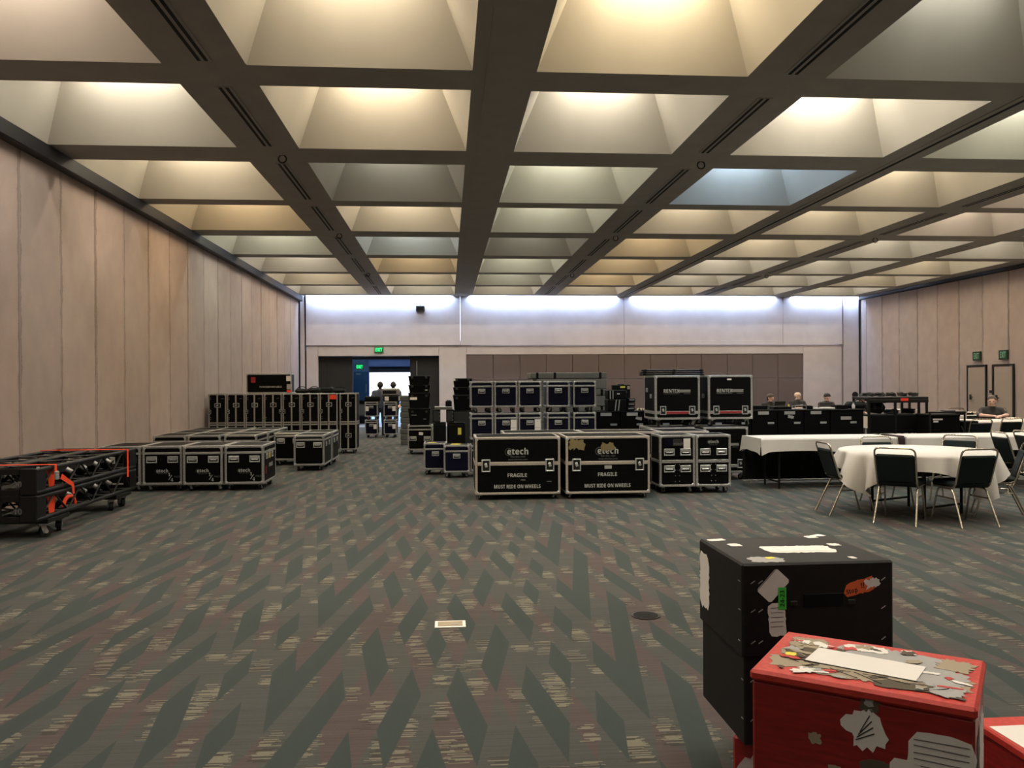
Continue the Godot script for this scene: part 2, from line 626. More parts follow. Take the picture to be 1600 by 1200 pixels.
func coffer(parent, xa, xb, za, zb, tint: Color, power):
	var h = 0.8
	var s = 0.45 * h
	var lo = [Vector3(xa, CEIL, za), Vector3(xb, CEIL, za), Vector3(xb, CEIL, zb), Vector3(xa, CEIL, zb)]
	var hi = [Vector3(xa + s, CEIL + h, za - s), Vector3(xb - s, CEIL + h, za - s), Vector3(xb - s, CEIL + h, zb + s), Vector3(xa + s, CEIL + h, zb + s)]
	var st = begin()
	var mid = Vector3((xa + xb) / 2, CEIL + 0.2, (za + zb) / 2)
	for k in 4:
		var k2 = (k + 1) % 4
		var n = (lo[k2] - lo[k]).cross(hi[k] - lo[k]).normalized()
		if n.dot(mid - lo[k]) < 0:
			n = -n
		quad(st, lo[k], lo[k2], hi[k2], hi[k], n)
	var up = Vector3(0, 0.22, 0)
	for k in 4:
		var k2 = (k + 1) % 4
		var n = (lo[k2] - lo[k]).cross(Vector3.UP).normalized()
		if n.dot(mid - lo[k]) < 0:
			n = -n
		quad(st, hi[k], hi[k2], hi[k2] + up, hi[k] + up, n)
	quad(st, hi[0] + up, hi[1] + up, hi[2] + up, hi[3] + up, Vector3.DOWN)
	var o = part(parent, "coffer", st.commit(), M.coffer)
	var w = xb - xa - 2 * s
	var d = za - zb - 2 * s
	var key = "tube %s" % tint.to_html()
	if not M.has(key):
		glow(key, tint, 3.0)
	var cx = (xa + xb) / 2
	var cz = (za + zb) / 2
	var tube = bpart(o, "lamp_tube", Vector3(w * 0.72, 0.04, 0.04), Vector3(cx, CEIL + h + 0.12, cz - d * 0.36), M[key])
	var tube2 = bpart(o, "lamp_tube", Vector3(w * 0.72, 0.04, 0.04), Vector3(cx, CEIL + h + 0.12, cz + d * 0.36), M[key])
	var lv = bpart(o, "louver", Vector3(w * 0.8, 0.05, d * 0.5), Vector3(cx, CEIL + h + 0.16, cz), M.grille)
	downlight(o, Vector3(cx, CEIL + h + 0.1, cz), tint, power)
	for sgn in [-1.0, 1.0]:
		var l = AreaLight3D.new()
		l.name = "lamp_light"
		l.area_size = Vector2(w * 0.72, 0.06)
		l.area_normalize_energy = true
		l.light_color = tint
		l.light_energy = 3.3 * power
		l.shadow_enabled = true
		l.area_range = 60.0
		o.add_child(l, true)
		l.position = Vector3(cx, CEIL + h + 0.09, cz + sgn * d * 0.36)
		l.rotation = Vector3(-PI / 2 - sgn * 0.35 * 0.0, 0, 0)

func downlight(o, at: Vector3, tint, power):
	var l = SpotLight3D.new()
	l.name = "down_light"
	l.light_color = tint
	l.light_energy = 5.0 * power
	l.light_size = 0.25
	l.spot_angle = 50.0
	l.spot_angle_attenuation = 0.6
	l.spot_range = 60.0
	l.shadow_enabled = true
	o.add_child(l, true)
	l.position = at
	l.rotation = Vector3(-PI / 2, 0, 0)

func build_far_wall():
	var z = FAR_Z
	var w = structure("wall_far")
	# upper field in three sheets, lower field in sheets round the opening
	var ups = [[-5.23, 0.5], [0.5, 6.75], [6.75, 13.0], [13.0, 15.39]]
	for u in ups:
		bpart(w, "upper_panel", Vector3(u[1] - u[0] - 0.012, 5.9 - 3.02, 0.26), Vector3((u[0] + u[1]) / 2, (5.9 + 3.02) / 2, z - 0.07), M.far_wall, 0.004)
	var lows = [[-5.23, -4.8, 0.0], [-4.8, -0.31, 2.63], [-0.31, 0.72, 0.0], [0.72, 6.75, 2.67], [6.75, 13.83, 2.67], [13.83, 15.39, 0.0]]
	for u in lows:
		bpart(w, "lower_panel", Vector3(u[1] - u[0] - 0.01, 3.01 - u[2], 0.2), Vector3((u[0] + u[1]) / 2, (3.01 + u[2]) / 2, z - 0.1), M.far_wall, 0.004)
	for k in 13:
		var xa = 0.73 + k * 1.0077
		for q in [[0.0, 1.715], [1.725, 2.665]]:
			bpart(w, "tackboard_panel", Vector3(0.995, q[1] - q[0], 0.16), Vector3(xa + 0.504, (q[0] + q[1]) / 2, z - 0.1), M.brown_panel, 0.006)
	bpart(w, "backing", Vector3(13.3, 2.75, 0.02), Vector3(7.3, 1.375, z - 0.2), M.far_wall)
	# strips beside the folding walls
	for s in [[-5.6, -5.29], [15.45, 16.4]]:
		bpart(w, "end_strip", Vector3(s[1] - s[0], 5.9, 0.2), Vector3((s[0] + s[1]) / 2, 2.95, z - 0.1), M.far_wall, 0.004)
		bpart(w, "pocket_gap", Vector3(0.07, 5.9, 0.1), Vector3(-5.26 if s[0] < 0 else 15.42, 2.95, z - 0.2), M.track_black)
	bpart(w, "pocket_gap", Vector3(0.05, 5.9, 0.06), Vector3(-5.47, 2.95, z + 0.03), M.track_black)
	bpart(w, "pocket_gap", Vector3(0.05, 4.9, 0.04), Vector3(16.1, 2.45, z + 0.02), M.track_black)
	# the light cove along the top of the wall
	var cove = structure("trim_1")
	bpart(cove, "cove_back", Vector3(22.0, 0.9, 0.06), Vector3(5.3, CEIL + 0.45, -31.35), M.coffer)
	bpart(cove, "cove_lip", Vector3(22.0, 0.06, 0.05), Vector3(5.3, CEIL + 0.03, -31.4), M.coffer, 0.01)
	for s in [[-5.15, 0.2], [0.85, 6.45], [7.05, 12.65], [13.35, 14.3], [14.45, 15.3], [15.5, 16.0]]:
		var n = 2 if s[1] - s[0] > 3 else 1
		var len = (s[1] - s[0]) / n
		for k in n:
			var cx = s[0] + len * (k + 0.5)
			bpart(cove, "lamp_tube", Vector3(len - 0.1, 0.035, 0.035), Vector3(cx, CEIL + 0.13, -31.46), M.tube_cool)
			var l = AreaLight3D.new()
			l.name = "cove_light"
			l.area_size = Vector2(len - 0.1, 0.05)
			l.light_color = Color(0.72, 0.83, 1.0)
			l.light_energy = 5.0 * len
			l.shadow_enabled = true
			l.area_range = 40.0
			cove.add_child(l, true)
			l.position = Vector3(cx, CEIL + 0.11, -31.5)
			l.rotation = Vector3(-0.75, 0, 0)
	for q in [[0.22, 0.83], [6.47, 7.03], [12.67, 13.33]]:
		bpart(cove, "cove_block", Vector3(q[1] - q[0], 0.5, 0.3), Vector3((q[0] + q[1]) / 2, CEIL + 0.25, -31.53), M.beam, 0.01)
	# projector-sized box fixed high on the wall, and the exit sign over the opening
	var b = thing("wall_speaker", "small grey box fixed high on the far wall above the open doorway", "speaker", Vector3(-0.99, 4.29, z + 0.06))
	bpart(b, "housing", Vector3(0.33, 0.2, 0.22), Vector3(0, 0.1, 0.11), M.grey_slab, 0.02)
	bpart(b, "face", Vector3(0.27, 0.14, 0.01), Vector3(0, 0.1, 0.222), M.grille)
	bar(b, "bracket", Vector3(0, 0.2, 0.08), Vector3(0, 0.34, 0.02), 0.012, M.grille)
	exit_sign_glow(Vector3(-2.55, 2.74, z + 0.005), "lit green exit sign on the pink wall above the open doorway")
	var pp = thing("wall_plate", "round black cover plate low on the grey end strip of the wall", "cover plate", Vector3(15.91, 1.05, z + 0.001))
	var cm = part(pp, "disc", cyl_mesh(20), M.track_black, Vector3(0, 0, 0.01), Vector3(PI / 2, 0, 0), Vector3(0.12, 0.02, 0.12))
	bpart(pp, "knob", Vector3(0.05, 0.05, 0.03), Vector3(0, 0, 0.03), M.track_black, 0.008)

func exit_sign_glow(at, label):
	var b = thing("exit_sign", label, "exit sign", at)
	bpart(b, "housing", Vector3(0.34, 0.22, 0.05), Vector3(0, 0.11, 0.027), M.exit_plate, 0.006)
	bpart(b, "border", Vector3(0.31, 0.19, 0.004), Vector3(0, 0.11, 0.053), M.exit_letter)
	bpart(b, "face", Vector3(0.29, 0.17, 0.004), Vector3(0, 0.11, 0.056), M.exit_plate)
	lettering(b, "EXIT", 0.12, Vector3(0, 0.11, 0.06), M.exit_green, font_bold, 0.24)
	var l = OmniLight3D.new()
	l.name = "sign_light"
	l.light_color = Color(0.2, 1.0, 0.5)
	l.light_energy = 0.012
	l.light_size = 0.1
	l.omni_range = 20.0
	l.shadow_enabled = true
	b.add_child(l)
	l.position = Vector3(0, 0.11, 0.16)

func build_side_walls():
	var l = structure("wall_left")
	bpart(l, "backing", Vector3(0.3, 5.9, 33.4), Vector3(LEFT_X - 0.25, 2.95, -15.25), M.track_black)
	var z = -11.27 + 1.175 * 10
	var k = 0
	while z > FAR_Z + 0.1:
		var z2 = max(z - 1.175, FAR_Z + 0.05)
		var o = part(l, "folding_panel", cbox(Vector3(z - z2 - 0.012, 4.72, 0.09), 0.008), M["wall_panel_%d" % (k * 7 % 3)], Vector3(LEFT_X - 0.045 + (0.006 if k % 2 == 0 else 0.0), 2.38, (z + z2) / 2), Vector3(0, PI / 2, 0))
		z = z2
		k += 1
	bpart(l, "track", Vector3(0.16, 0.2, 32.8), Vector3(LEFT_X + 0.08, CEIL - 0.1, -15.25), M.track_black, 0.01)
	var r = structure("wall_right")
	bpart(r, "backing", Vector3(0.3, 5.9, 33.4), Vector3(RIGHT_X + 0.25, 2.95, -15.25), M.track_black)
	z = -11.27 + 1.175 * 10
	k = 0
	while z > FAR_Z + 0.1:
		var z2 = max(z - 1.175, FAR_Z + 0.05)
		part(r, "folding_panel", cbox(Vector3(z - z2 - 0.012, 4.74, 0.09), 0.008), M["wall_panel_%d" % ((k * 5 + 1) % 3)], Vector3(RIGHT_X + 0.045 - (0.006 if k % 2 == 0 else 0.0), 2.38, (z + z2) / 2), Vector3(0, -PI / 2, 0))
		z = z2
		k += 1
	bpart(r, "track", Vector3(0.1, 0.1, 32.8), Vector3(RIGHT_X - 0.05, CEIL - 0.05, -15.25), M.track_black, 0.01)
	# two doors in the right wall
	var n = 1
	for d in [[-24.9, -23.96], [-23.67, -22.74]]:
		var dr = structure("door_%d" % n, Vector3(RIGHT_X - 0.03, 0, (d[0] + d[1]) / 2))
		dr.rotation.y = -PI / 2
		var w = d[1] - d[0]
		bpart(dr, "leaf", Vector3(w - 0.1, 2.0, 0.03), Vector3(0, 1.0, 0.0), M.door_paint, 0.003)
		for s in [-1, 1]:
			bpart(dr, "jamb", Vector3(0.05 if n == 1 or s == 1 else 0.09, 2.04, 0.05), Vector3(s * (w / 2 - 0.025), 1.02, 0.005), M.door_frame)
		bpart(dr, "head", Vector3(w, 0.05, 0.052), Vector3(0, 2.04, 0.005), M.door_frame)
		var lk = bpart(dr, "lock_plate", Vector3(0.09, 0.16, 0.02), Vector3(-w / 2 + 0.18, 1.08, 0.025), M.track_black, 0.004)
		bpart(lk, "lever", Vector3(0.16, 0.025, 0.025), Vector3(0.1, 0, 0.04), M.track_black, 0.006)
		var e = thing("exit_sign", ["dark green EXIT sign above the left one of the two tan doors", "dark green EXIT sign above the tan door with the wider dark jamb"][n - 1], "exit sign", Vector3(RIGHT_X - 0.012, 2.2, (d[0] + d[1]) / 2 + 0.02), -PI / 2)
		bpart(e, "housing", Vector3(0.38, 0.27, 0.05), Vector3(0, 0.135, 0.025), M.exit_plate, 0.006)
		lettering(e, "EXIT", 0.17, Vector3(0, 0.135, 0.0515), M.exit_letter, font_plain, 0.24)
		n += 1
	var sw = thing("switch_plate", "small dark switch plate on the wall between the two tan doors", "switch", Vector3(RIGHT_X - 0.012, 1.22, -23.8), -PI / 2)
	bpart(sw, "plate", Vector3(0.13, 0.08, 0.012), Vector3(0, 0.04, 0.006), M.track_black, 0.003)
	bpart(sw, "toggle", Vector3(0.02, 0.03, 0.01), Vector3(0, 0.04, 0.016), M.grille)

func build_corridor():
	var z0 = FAR_Z - 0.2
	var z1 = -34.3
	var c = structure("wall_corridor")
	bpart(c, "side_wall", Vector3(0.2, 3.2, z0 - z1), Vector3(-5.3, 1.6, (z0 + z1) / 2), M.blue_grey)
	bpart(c, "side_wall", Vector3(0.2, 3.2, z0 - z1), Vector3(0.6, 1.6, (z0 + z1) / 2), M.blue_grey)
	bpart(c, "corridor_ceiling", Vector3(6.3, 0.2, z0 - z1 + 0.3), Vector3(-2.35, 2.95, (z0 + z1) / 2), M.blue_grey)
	# end wall: door bay on the left, the rolled-up shutter over the opening
	var xa = on_z(577, 600, z1).x
	var xb = 0.1
	bpart(c, "end_wall", Vector3(xa + 5.4, 3.2, 0.15), Vector3((xa - 5.4) / 2, 1.6, z1 - 0.075), M.blue_grey)
	bpart(c, "end_wall", Vector3(0.9, 3.2, 0.15), Vector3(xb + 0.45, 1.6, z1 - 0.075), M.blue_grey)
	bpart(c, "end_header", Vector3(xb - xa, 1.15, 0.15), Vector3((xa + xb) / 2, 2.06 + 0.575, z1 - 0.075), M.blue_grey)
	var sh = structure("trim_2")
	bar(sh, "shutter_roll", Vector3(xa, 2.42, z1 + 0.18), Vector3(xb, 2.42, z1 + 0.18), 0.15, M.blue_grey, 20)
	for k in 3:
		bpart(sh, "shutter_slat", Vector3(xb - xa, 0.07, 0.03), Vector3((xa + xb) / 2, 2.07 + k * 0.078, z1 + 0.02), M.dark_door, 0.008)
	bpart(sh, "shutter_rail", Vector3(xb - xa, 0.03, 0.05), Vector3((xa + xb) / 2, 2.62, z0 - 0.5), M.silver)
	var td = structure("door_3", Vector3(on_z(564, 600, z1).x, 0, z1 + 0.02))
	var tw = on_z(576, 600, z1).x - on_z(552, 600, z1).x
	bpart(td, "leaf", Vector3(tw, 2.08, 0.04), Vector3(0, 1.04, 0), M.teal_paint, 0.004)
	bpart(td, "jamb", Vector3(0.03, 2.1, 0.06), Vector3(-tw / 2, 1.05, 0.005), M.silver)
	bpart(td, "pull", Vector3(0.02, 0.35, 0.04), Vector3(tw / 2 - 0.1, 1.4, 0.04), M.silver)
	bpart(td, "sign_plate", Vector3(0.18, 0.05, 0.004), Vector3(-0.1, 1.98, 0.022), M.silver)
	exit_sign_glow(Vector3(on_z(562, 574, z1).x, 2.16, z1 + 0.01), "lit green exit sign above the teal door beyond the doorway")
	var g = structure("floor_outside")
	bpart(g, "concrete", Vector3(60, 0.2, 60), Vector3(-2, -0.1 - 0.002, -31.1 - 30), M.concrete)
	# the dark leaves in the opening
	for d in [[-4.79, -3.56, 4], [-1.4, -0.32, 5]]:
		var o = structure("door_%d" % d[2], Vector3((d[0] + d[1]) / 2 + (0.06 if d[2] == 5 else -0.06), 0, FAR_Z - 0.24))
		bpart(o, "leaf", Vector3(d[1] - d[0] + 0.12, 2.62, 0.05), Vector3(0, 1.31, 0), M.dark_door, 0.004)
		if d[2] == 5:
			bar(o, "pull_bar", Vector3(-0.35, 1.86, 0.07), Vector3(-0.35, 2.44, 0.07), 0.02, M.silver)
		else:
			bpart(o, "stile", Vector3(0.25, 2.6, 0.02), Vector3(-0.42, 1.31, 0.03), M.dark_door, 0.004)
	bpart(structure("trim_3"), "head_rail", Vector3(2.3, 0.09, 0.06), Vector3(-2.48, 2.55, FAR_Z - 0.24), M.dark_door, 0.01)
	# cool strip lamp under the corridor ceiling
	var lp = structure("trim_4")
	bpart(lp, "lamp_strip", Vector3(2.3, 0.05, 0.12), Vector3(-2.45, 2.8, z0 - 0.9), M.tube_cool)
	var cl = AreaLight3D.new()
	cl.name = "strip_light"
	cl.area_size = Vector2(2.3, 0.12)
	cl.light_color = Color(0.62, 0.76, 1.0)
	cl.light_energy = 1.6
	cl.shadow_enabled = true
	cl.area_range = 30.0
	lp.add_child(cl)
	cl.position = Vector3(-2.45, 2.76, z0 - 0.9)
	cl.rotation = Vector3(-PI / 2, 0, 0)
	# grey machine beside the teal door
	var m = thing("floor_machine", "pale grey machine with black base beside the teal corridor door", "machine", Vector3(on_z(566, 640, -33.6).x, 0, -33.6))
	bpart(m, "base", Vector3(0.7, 0.28, 0.5), Vector3(0, 0.16, 0), M.black_plastic, 0.04)
	bpart(m, "tank", Vector3(0.62, 0.5, 0.45), Vector3(0, 0.55, 0), M.grey_slab, 0.06)
	bpart(m, "top", Vector3(0.66, 0.14, 0.48), Vector3(0, 0.87, 0), M.black_plastic, 0.04)
	for s in [-1, 1]:
		part(m, "wheel", cyl_mesh(14), M.rubber, Vector3(s * 0.3, 0.09, 0.15), Vector3(0, 0, PI / 2), Vector3(0.09, 0.06, 0.09))

func build_floor_plates():
	var p = thing("floor_box_cover", "pale rectangular metal floor outlet cover set in the carpet", "floor plate", Vector3(0.01, 0.0, -5.62))
	bpart(p, "frame", Vector3(0.205, 0.006, 0.15), Vector3(0, 0.003, 0), M.paper, 0.002)
	bpart(p, "lid", Vector3(0.165, 0.003, 0.1), Vector3(0, 0.0075, 0), M.paper_tan, 0.001)
	bpart(p, "hinge", Vector3(0.05, 0.003, 0.012), Vector3(0.03, 0.0095, 0.02), M.paper_grey)
	var q = thing("floor_disc_cover", "round dark floor outlet cover with a light ring in the carpet", "floor plate", Vector3(1.357, 0.0, -5.7))
	part(q, "ring", cyl_mesh(28), M.brass_dark, Vector3(0, 0.003, 0), Vector3.ZERO, Vector3(0.1, 0.006, 0.1))
	part(q, "lid", cyl_mesh(24), M.black_plastic, Vector3(0, 0.0045, 0), Vector3.ZERO, Vector3(0.085, 0.006, 0.085))
	for k in 3:
		bpart(q, "slot", Vector3(0.06, 0.002, 0.008), Vector3(0, 0.0085, -0.03 + k * 0.03), M.brass_dark)
	var s = thing("paper_scrap", "torn white scrap of paper lying flat on the carpet", "paper", Vector3(3.84, 0.001, -8.47))
	part(s, "scrap", sheet(torn(0.15, 0.1, 0.1, 4), 0.002), M.paper, Vector3.ZERO, Vector3(-PI / 2, 0.4, 0))

# ---------------------------------------------------------------- the boxes in front
func stick(parent, mesh, mt, at: Vector3, face: String, spin := 0.0, nm := "label_paper"):
	# lays a sheet on a face: "front" +z, "top" +y, "left" -x, "right" +x
	var b = Basis.IDENTITY
	match face:
		"top": b = Basis(Vector3.RIGHT, -PI / 2)
		"left": b = Basis(Vector3.UP, -PI / 2)
		"right": b = Basis(Vector3.UP, PI / 2)
	var o = part(parent, nm, mesh, mt)
	o.transform = Transform3D(b * Basis(Vector3.BACK, spin), at)
	return o
func rect(w, h, cut := 0.0) -> PackedVector2Array:
	if cut <= 0.0:
		return PackedVector2Array([Vector2(-w, -h) / 2, Vector2(w, -h) / 2, Vector2(w, h) / 2, Vector2(-w, h) / 2])
	return PackedVector2Array([Vector2(-w / 2 + cut, -h / 2), Vector2(w / 2 - cut, -h / 2), Vector2(w / 2, -h / 2 + cut), Vector2(w / 2, h / 2 - cut), Vector2(w / 2 - cut, h / 2), Vector2(-w / 2 + cut, h / 2), Vector2(-w / 2, h / 2 - cut), Vector2(-w / 2, -h / 2 + cut)])

func build_front_boxes():
	# black fibre shipping box on a wrapped red trunk
	var w = 0.604
	var d = 0.53
	var h = 0.7
	var b = thing("shipping_box", "large black fibre shipping box with torn white labels and a green tag", "box", Vector3(1.417, 0.22, -3.39), 0.01)
	bpart(b, "body", Vector3(w - 0.02, h - 0.02, d - 0.02), Vector3(0, h / 2 - 0.01, 0), M.black_box, 0.006)
	# the lid overlaps the upper half of the body
	bpart(b, "lid", Vector3(w, 0.36, d), Vector3(0, h - 0.18, 0), M.black_box, 0.008)
	for y in [0.63, 0.52, 0.4, 0.25, 0.1]:
		for x in [-0.26, -0.23, 0.26]:
			bpart(b, "staple", Vector3(0.02, 0.003, 0.002), Vector3(x, y, d / 2 + (0.001 if y > 0.35 else -0.009)), M.caster_steel, 0.0, Vector3(0, 0, 0.6))
		bpart(b, "staple", Vector3(0.002, 0.003, 0.02), Vector3(-w / 2 - (0.001 if y > 0.35 else -0.009), y, d / 2 - 0.03), M.caster_steel)
	var zf = d / 2 + 0.0005
	stick(b, sheet(rect(0.115, 0.075, 0.008)), M.paper, Vector3(-0.18, 0.615, zf), "front", 0.82)
	stick(b, sheet(rect(0.1, 0.002)), M.ink, Vector3(-0.205, 0.64, zf + 0.001), "front", 0.82, "pen_line")
	stick(b, sheet(torn(0.07, 0.13, 0.05, 5)), M.paper, Vector3(-0.165, 0.485, zf), "front", 0.05)
	for k in 5:
		stick(b, sheet(rect(0.05, 0.0012)), M.stencil_dim, Vector3(-0.165, 0.53 - k * 0.018, zf + 0.001), "front", 0.03, "print_line")
	var g = stick(b, sheet(rect(0.032, 0.085)), M.sticker_green, Vector3(-0.145, 0.565, zf + 0.0014), "front", 0.0, "green_tag")
	lettering(g, "24-23", 0.017, Vector3(0, 0, 0.0012), M.ink, font_bold, 0.062, Vector3(0, 0, PI / 2))
	var so = stick(b, sheet(torn(0.13, 0.055, 0.14, 4)), M.sticker_orange, Vector3(0.165, 0.6, zf), "front", 0.32, "orange_sticker")
	lettering(so, "Stop", 0.018, Vector3(-0.035, -0.003, 0.0012), M.ink, font_bold, 0.045, Vector3(0, 0, -0.1))
	lettering(so, "!!", 0.02, Vector3(0.012, 0.003, 0.0012), M.ink, font_bold, 0.0, Vector3(0, 0, -0.2))
	stick(b, sheet(torn(0.06, 0.04, 0.25, 5)), M.paper, Vector3(0.215, 0.615, zf + 0.001), "front", 0.3)
	var yt = h + 0.0005
	stick(b, sheet(torn(0.3, 0.14, 0.1, 9)), M.paper, Vector3(0.03, yt, 0.02), "top", -0.06)
	stick(b, sheet(rect(0.22, 0.1)), M.paper, Vector3(0.05, yt + 0.001, 0.01), "top", -0.03)
	stick(b, sheet(torn(0.14, 0.1, 0.12, 7)), M.paper_grey, Vector3(-0.18, yt, 0.2), "top", -0.1)
	stick(b, sheet(torn(0.04, 0.035, 0.1, 4)), M.yellow, Vector3(-0.155, yt + 0.001, 0.175), "top", 0.2)
	for q in [[-0.24, -0.22, 0.08, 0.045], [-0.2, -0.1, 0.055, 0.06], [0.2, -0.24, 0.055, 0.05], [0.22, -0.06, 0.05, 0.05], [0.17, 0.2, 0.025, 0.04]]:
		stick(b, sheet(torn(q[2], q[3], 0.12, 5)), M.paper, Vector3(q[0], yt, q[1]), "top", 0.1)
	stick(b, sheet(torn(0.13, 0.24, 0.1, 8)), M.paper, Vector3(-w / 2 - 0.0005, 0.53, -0.19), "left", 0.0)
	bpart(b, "clasp", Vector3(0.03, 0.02, 0.006), Vector3(-0.1, 0.545, d / 2 + 0.003), M.track_black, 0.003)
	bpart(b, "grip_slot", Vector3(0.16, 0.05, 0.004), Vector3(0.02, 0.555, d / 2 + 0.002), M.black_plastic, 0.002)
	bpart(b, "clasp", Vector3(0.03, 0.02, 0.006), Vector3(0.13, 0.545, d / 2 + 0.003), M.track_black, 0.003)
	# red trunk under the black box, wrapped in clear film
	var t = thing("red_chest", "dark red chest wrapped in clear film under the black shipping box", "chest", Vector3(1.43, 0, -3.24), -0.63)
	bpart(t, "body", Vector3(0.5, 0.219, 0.38), Vector3(0, 0.11, 0), M.red_paint, 0.01)
	for k in 3:
		part(t, "stretch_film", sheet(torn(0.16, 0.1, 0.1, 5), 0.002), M.wrap, Vector3(-0.2 + k * 0.04, 0.06 + k * 0.03, 0.193 + k * 0.0025), Vector3(0, 0, 1.0))
	# red wooden crate
	var fl = on_y(1167, 1042, 0.85)
	var fr = on_y(1515, 1103, 0.85)
	var br = on_y(1547, 1035, 0.85)
	var cen = (fl + br) / 2
	var ang = -atan2(fr.z - fl.z, fr.x - fl.x)
	w = 0.535
	d = 0.4
	h = 0.85
	var r = thing("red_crate", "bright red painted wooden crate with torn paper labels on its lid", "crate", Vector3(cen.x, 0, cen.z), ang)
	bpart(r, "body", Vector3(w - 0.012, h - 0.03, d - 0.012), Vector3(0, (h - 0.03) / 2, 0), M.red_paint, 0.006)
	bpart(r, "lid", Vector3(w, 0.03, d), Vector3(0, h - 0.015, 0), M.red_edge, 0.008)
	yt = h + 0.0004
	var n = 0
	for q in [[-0.14, 0.02, 0.2, 0.24, "paper_tan"], [0.13, 0.05, 0.24, 0.2, "paper_tan"], [0.05, -0.1, 0.3, 0.12, "paper_grey"], [-0.16, 0.0, 0.1, 0.12, "paper_brown"], [0.17, 0.02, 0.13, 0.15, "paper_grey"], [0.0, 0.1, 0.26, 0.09, "paper_tan"], [-0.18, -0.12, 0.1, 0.07, "paper_tan"], [0.2, -0.1, 0.09, 0.1, "paper_tan"], [0.1, 0.13, 0.14, 0.06, "paper_brown"], [-0.03, -0.13, 0.12, 0.06, "paper"], [0.2, 0.12, 0.08, 0.08, "paper_grey"]]:
		stick(r, sheet(torn(q[2], q[3], 0.14, 10), 0.0006), M[q[4]], Vector3(q[0], yt + n * 0.0002, q[1]), "top", rng.randf_range(-0.2, 0.2), "torn_label")
		n += 1
	for k in 44:
		var sx = rng.randf_range(-0.22, 0.23)
		var sz = rng.randf_range(-0.16, 0.16)
		stick(r, sheet(torn(rng.randf_range(0.02, 0.07), rng.randf_range(0.012, 0.04), 0.3, 4), 0.0005), M[["paper_tan", "paper_grey", "paper", "paper_brown", "red_edge"][k % 5]], Vector3(sx, yt + 0.0024 + k * 0.00003, sz), "top", rng.randf_range(-0.7, 0.7), "torn_scrap")
	stick(r, sheet(rect(0.28, 0.13), 0.0008), M.paper, Vector3(-0.01, yt + 0.004, 0.01), "top", -0.08, "white_sheet")
	stick(r, sheet(torn(0.03, 0.03, 0.1, 4)), M.yellow, Vector3(-0.2, yt + 0.004, 0.03), "top", 0.2)
	for k in 14:
		stick(r, sheet(rect(rng.randf_range(0.03, 0.1), 0.0025)), M.ink, Vector3(rng.randf_range(-0.2, 0.22), yt + 0.0035, rng.randf_range(0.05, 0.15)), "top", rng.randf_range(-0.8, 0.8), "pen_line")
	zf = d / 2 - 0.006 + 0.0005
	stick(r, sheet(torn(0.09, 0.1, 0.16, 5)), M.paper, Vector3(0.02, 0.745, zf), "front", 0.5)
	for k in 4:
		stick(r, sheet(rect(0.05, 0.002)), M.ink, Vector3(0.02, 0.73 + k * 0.011, zf + 0.001), "front", 0.5 + k * 0.2, "pen_line")
	stick(r, sheet(torn(0.13, 0.16, 0.08, 7)), M.paper_brown, Vector3(0.07, 0.6, zf), "front", 0.0)
	stick(r, sheet(torn(0.075, 0.13, 0.06, 6)), M.paper, Vector3(0.115, 0.63, zf + 0.001), "front", 0.05)
	stick(r, sheet(torn(0.09, 0.06, 0.15, 6)), M.paper_tan, Vector3(0.06, 0.58, zf + 0.001), "front", -0.4)
	stick(r, sheet(torn(0.15, 0.3, 0.04, 8)), M.paper, Vector3(0.19, 0.62, zf), "front", 0.0)
	for k in 16:
		stick(r, sheet(rect(0.12, 0.0018)), M.stencil_dim, Vector3(0.19, 0.75 - k * 0.016, zf + 0.001), "front", rng.randf_range(-0.02, 0.02), "print_line")
	stick(r, sheet(torn(0.035, 0.03, 0.2, 4)), M.paper_tan, Vector3(-0.1, 0.7, zf), "front", 0.0)
	stick(r, sheet(torn(0.04, 0.045, 0.2, 4)), M.paper_tan, Vector3(-0.05, 0.62, zf), "front", 0.0)
	stick(r, sheet(torn(0.05, 0.05, 0.2, 6)), M.paper_brown, Vector3(0.03, 0.82, zf), "front", 0.0, "scrape_mark")
	stick(r, sheet(torn(0.022, 0.03, 0.2, 4)), M.paper_grey, Vector3(0.03, 0.82, zf + 0.001), "front", 0.0, "scrape_mark")
	var xr = w / 2 - 0.006 + 0.0005
	stick(r, sheet(torn(0.3, 0.4, 0.12, 10)), M.paper, Vector3(xr, 0.57, 0.0), "right", 0.0)
	stick(r, sheet(torn(0.1, 0.16, 0.2, 8)), M.paper_brown, Vector3(xr + 0.001, 0.68, 0.1), "right", 0.0)
	stick(r, sheet(torn(0.07, 0.18, 0.2, 8)), M.red_paint, Vector3(xr + 0.001, 0.5, -0.05), "right", -0.2, "bare_patch")
	# low red crate to the right
	var c = thing("red_crate", "low red crate covered by white paper sheets at the bottom corner", "crate", Vector3(2.06, 0, -2.34))
	bpart(c, "body", Vector3(0.66, 0.47, 0.6), Vector3(0, 0.235, 0), M.red_paint, 0.006)
	bpart(c, "lid", Vector3(0.68, 0.03, 0.62), Vector3(0, 0.485, 0), M.red_edge, 0.006)
	stick(c, sheet(rect(0.6, 0.52)), M.paper, Vector3(-0.02, 0.5008, 0.02), "top", 0.02, "white_sheet")
	stick(c, sheet(torn(0.24, 0.3, 0.08, 8)), M.paper, Vector3(-0.1, 0.503, 0.08), "top", -0.25, "white_sheet")
	stick(c, sheet(torn(0.05, 0.03, 0.1, 5)), M.paper, Vector3(-0.1, 0.5008, -0.285), "top", 0.0)
	for k in 8:
		stick(c, sheet(rect(rng.randf_range(0.02, 0.07), 0.002)), M.ink, Vector3(-0.22 + rng.randf() * 0.16, 0.5045, -0.1 + k * 0.03), "top", rng.randf_range(-0.6, 0.3), "pen_line")

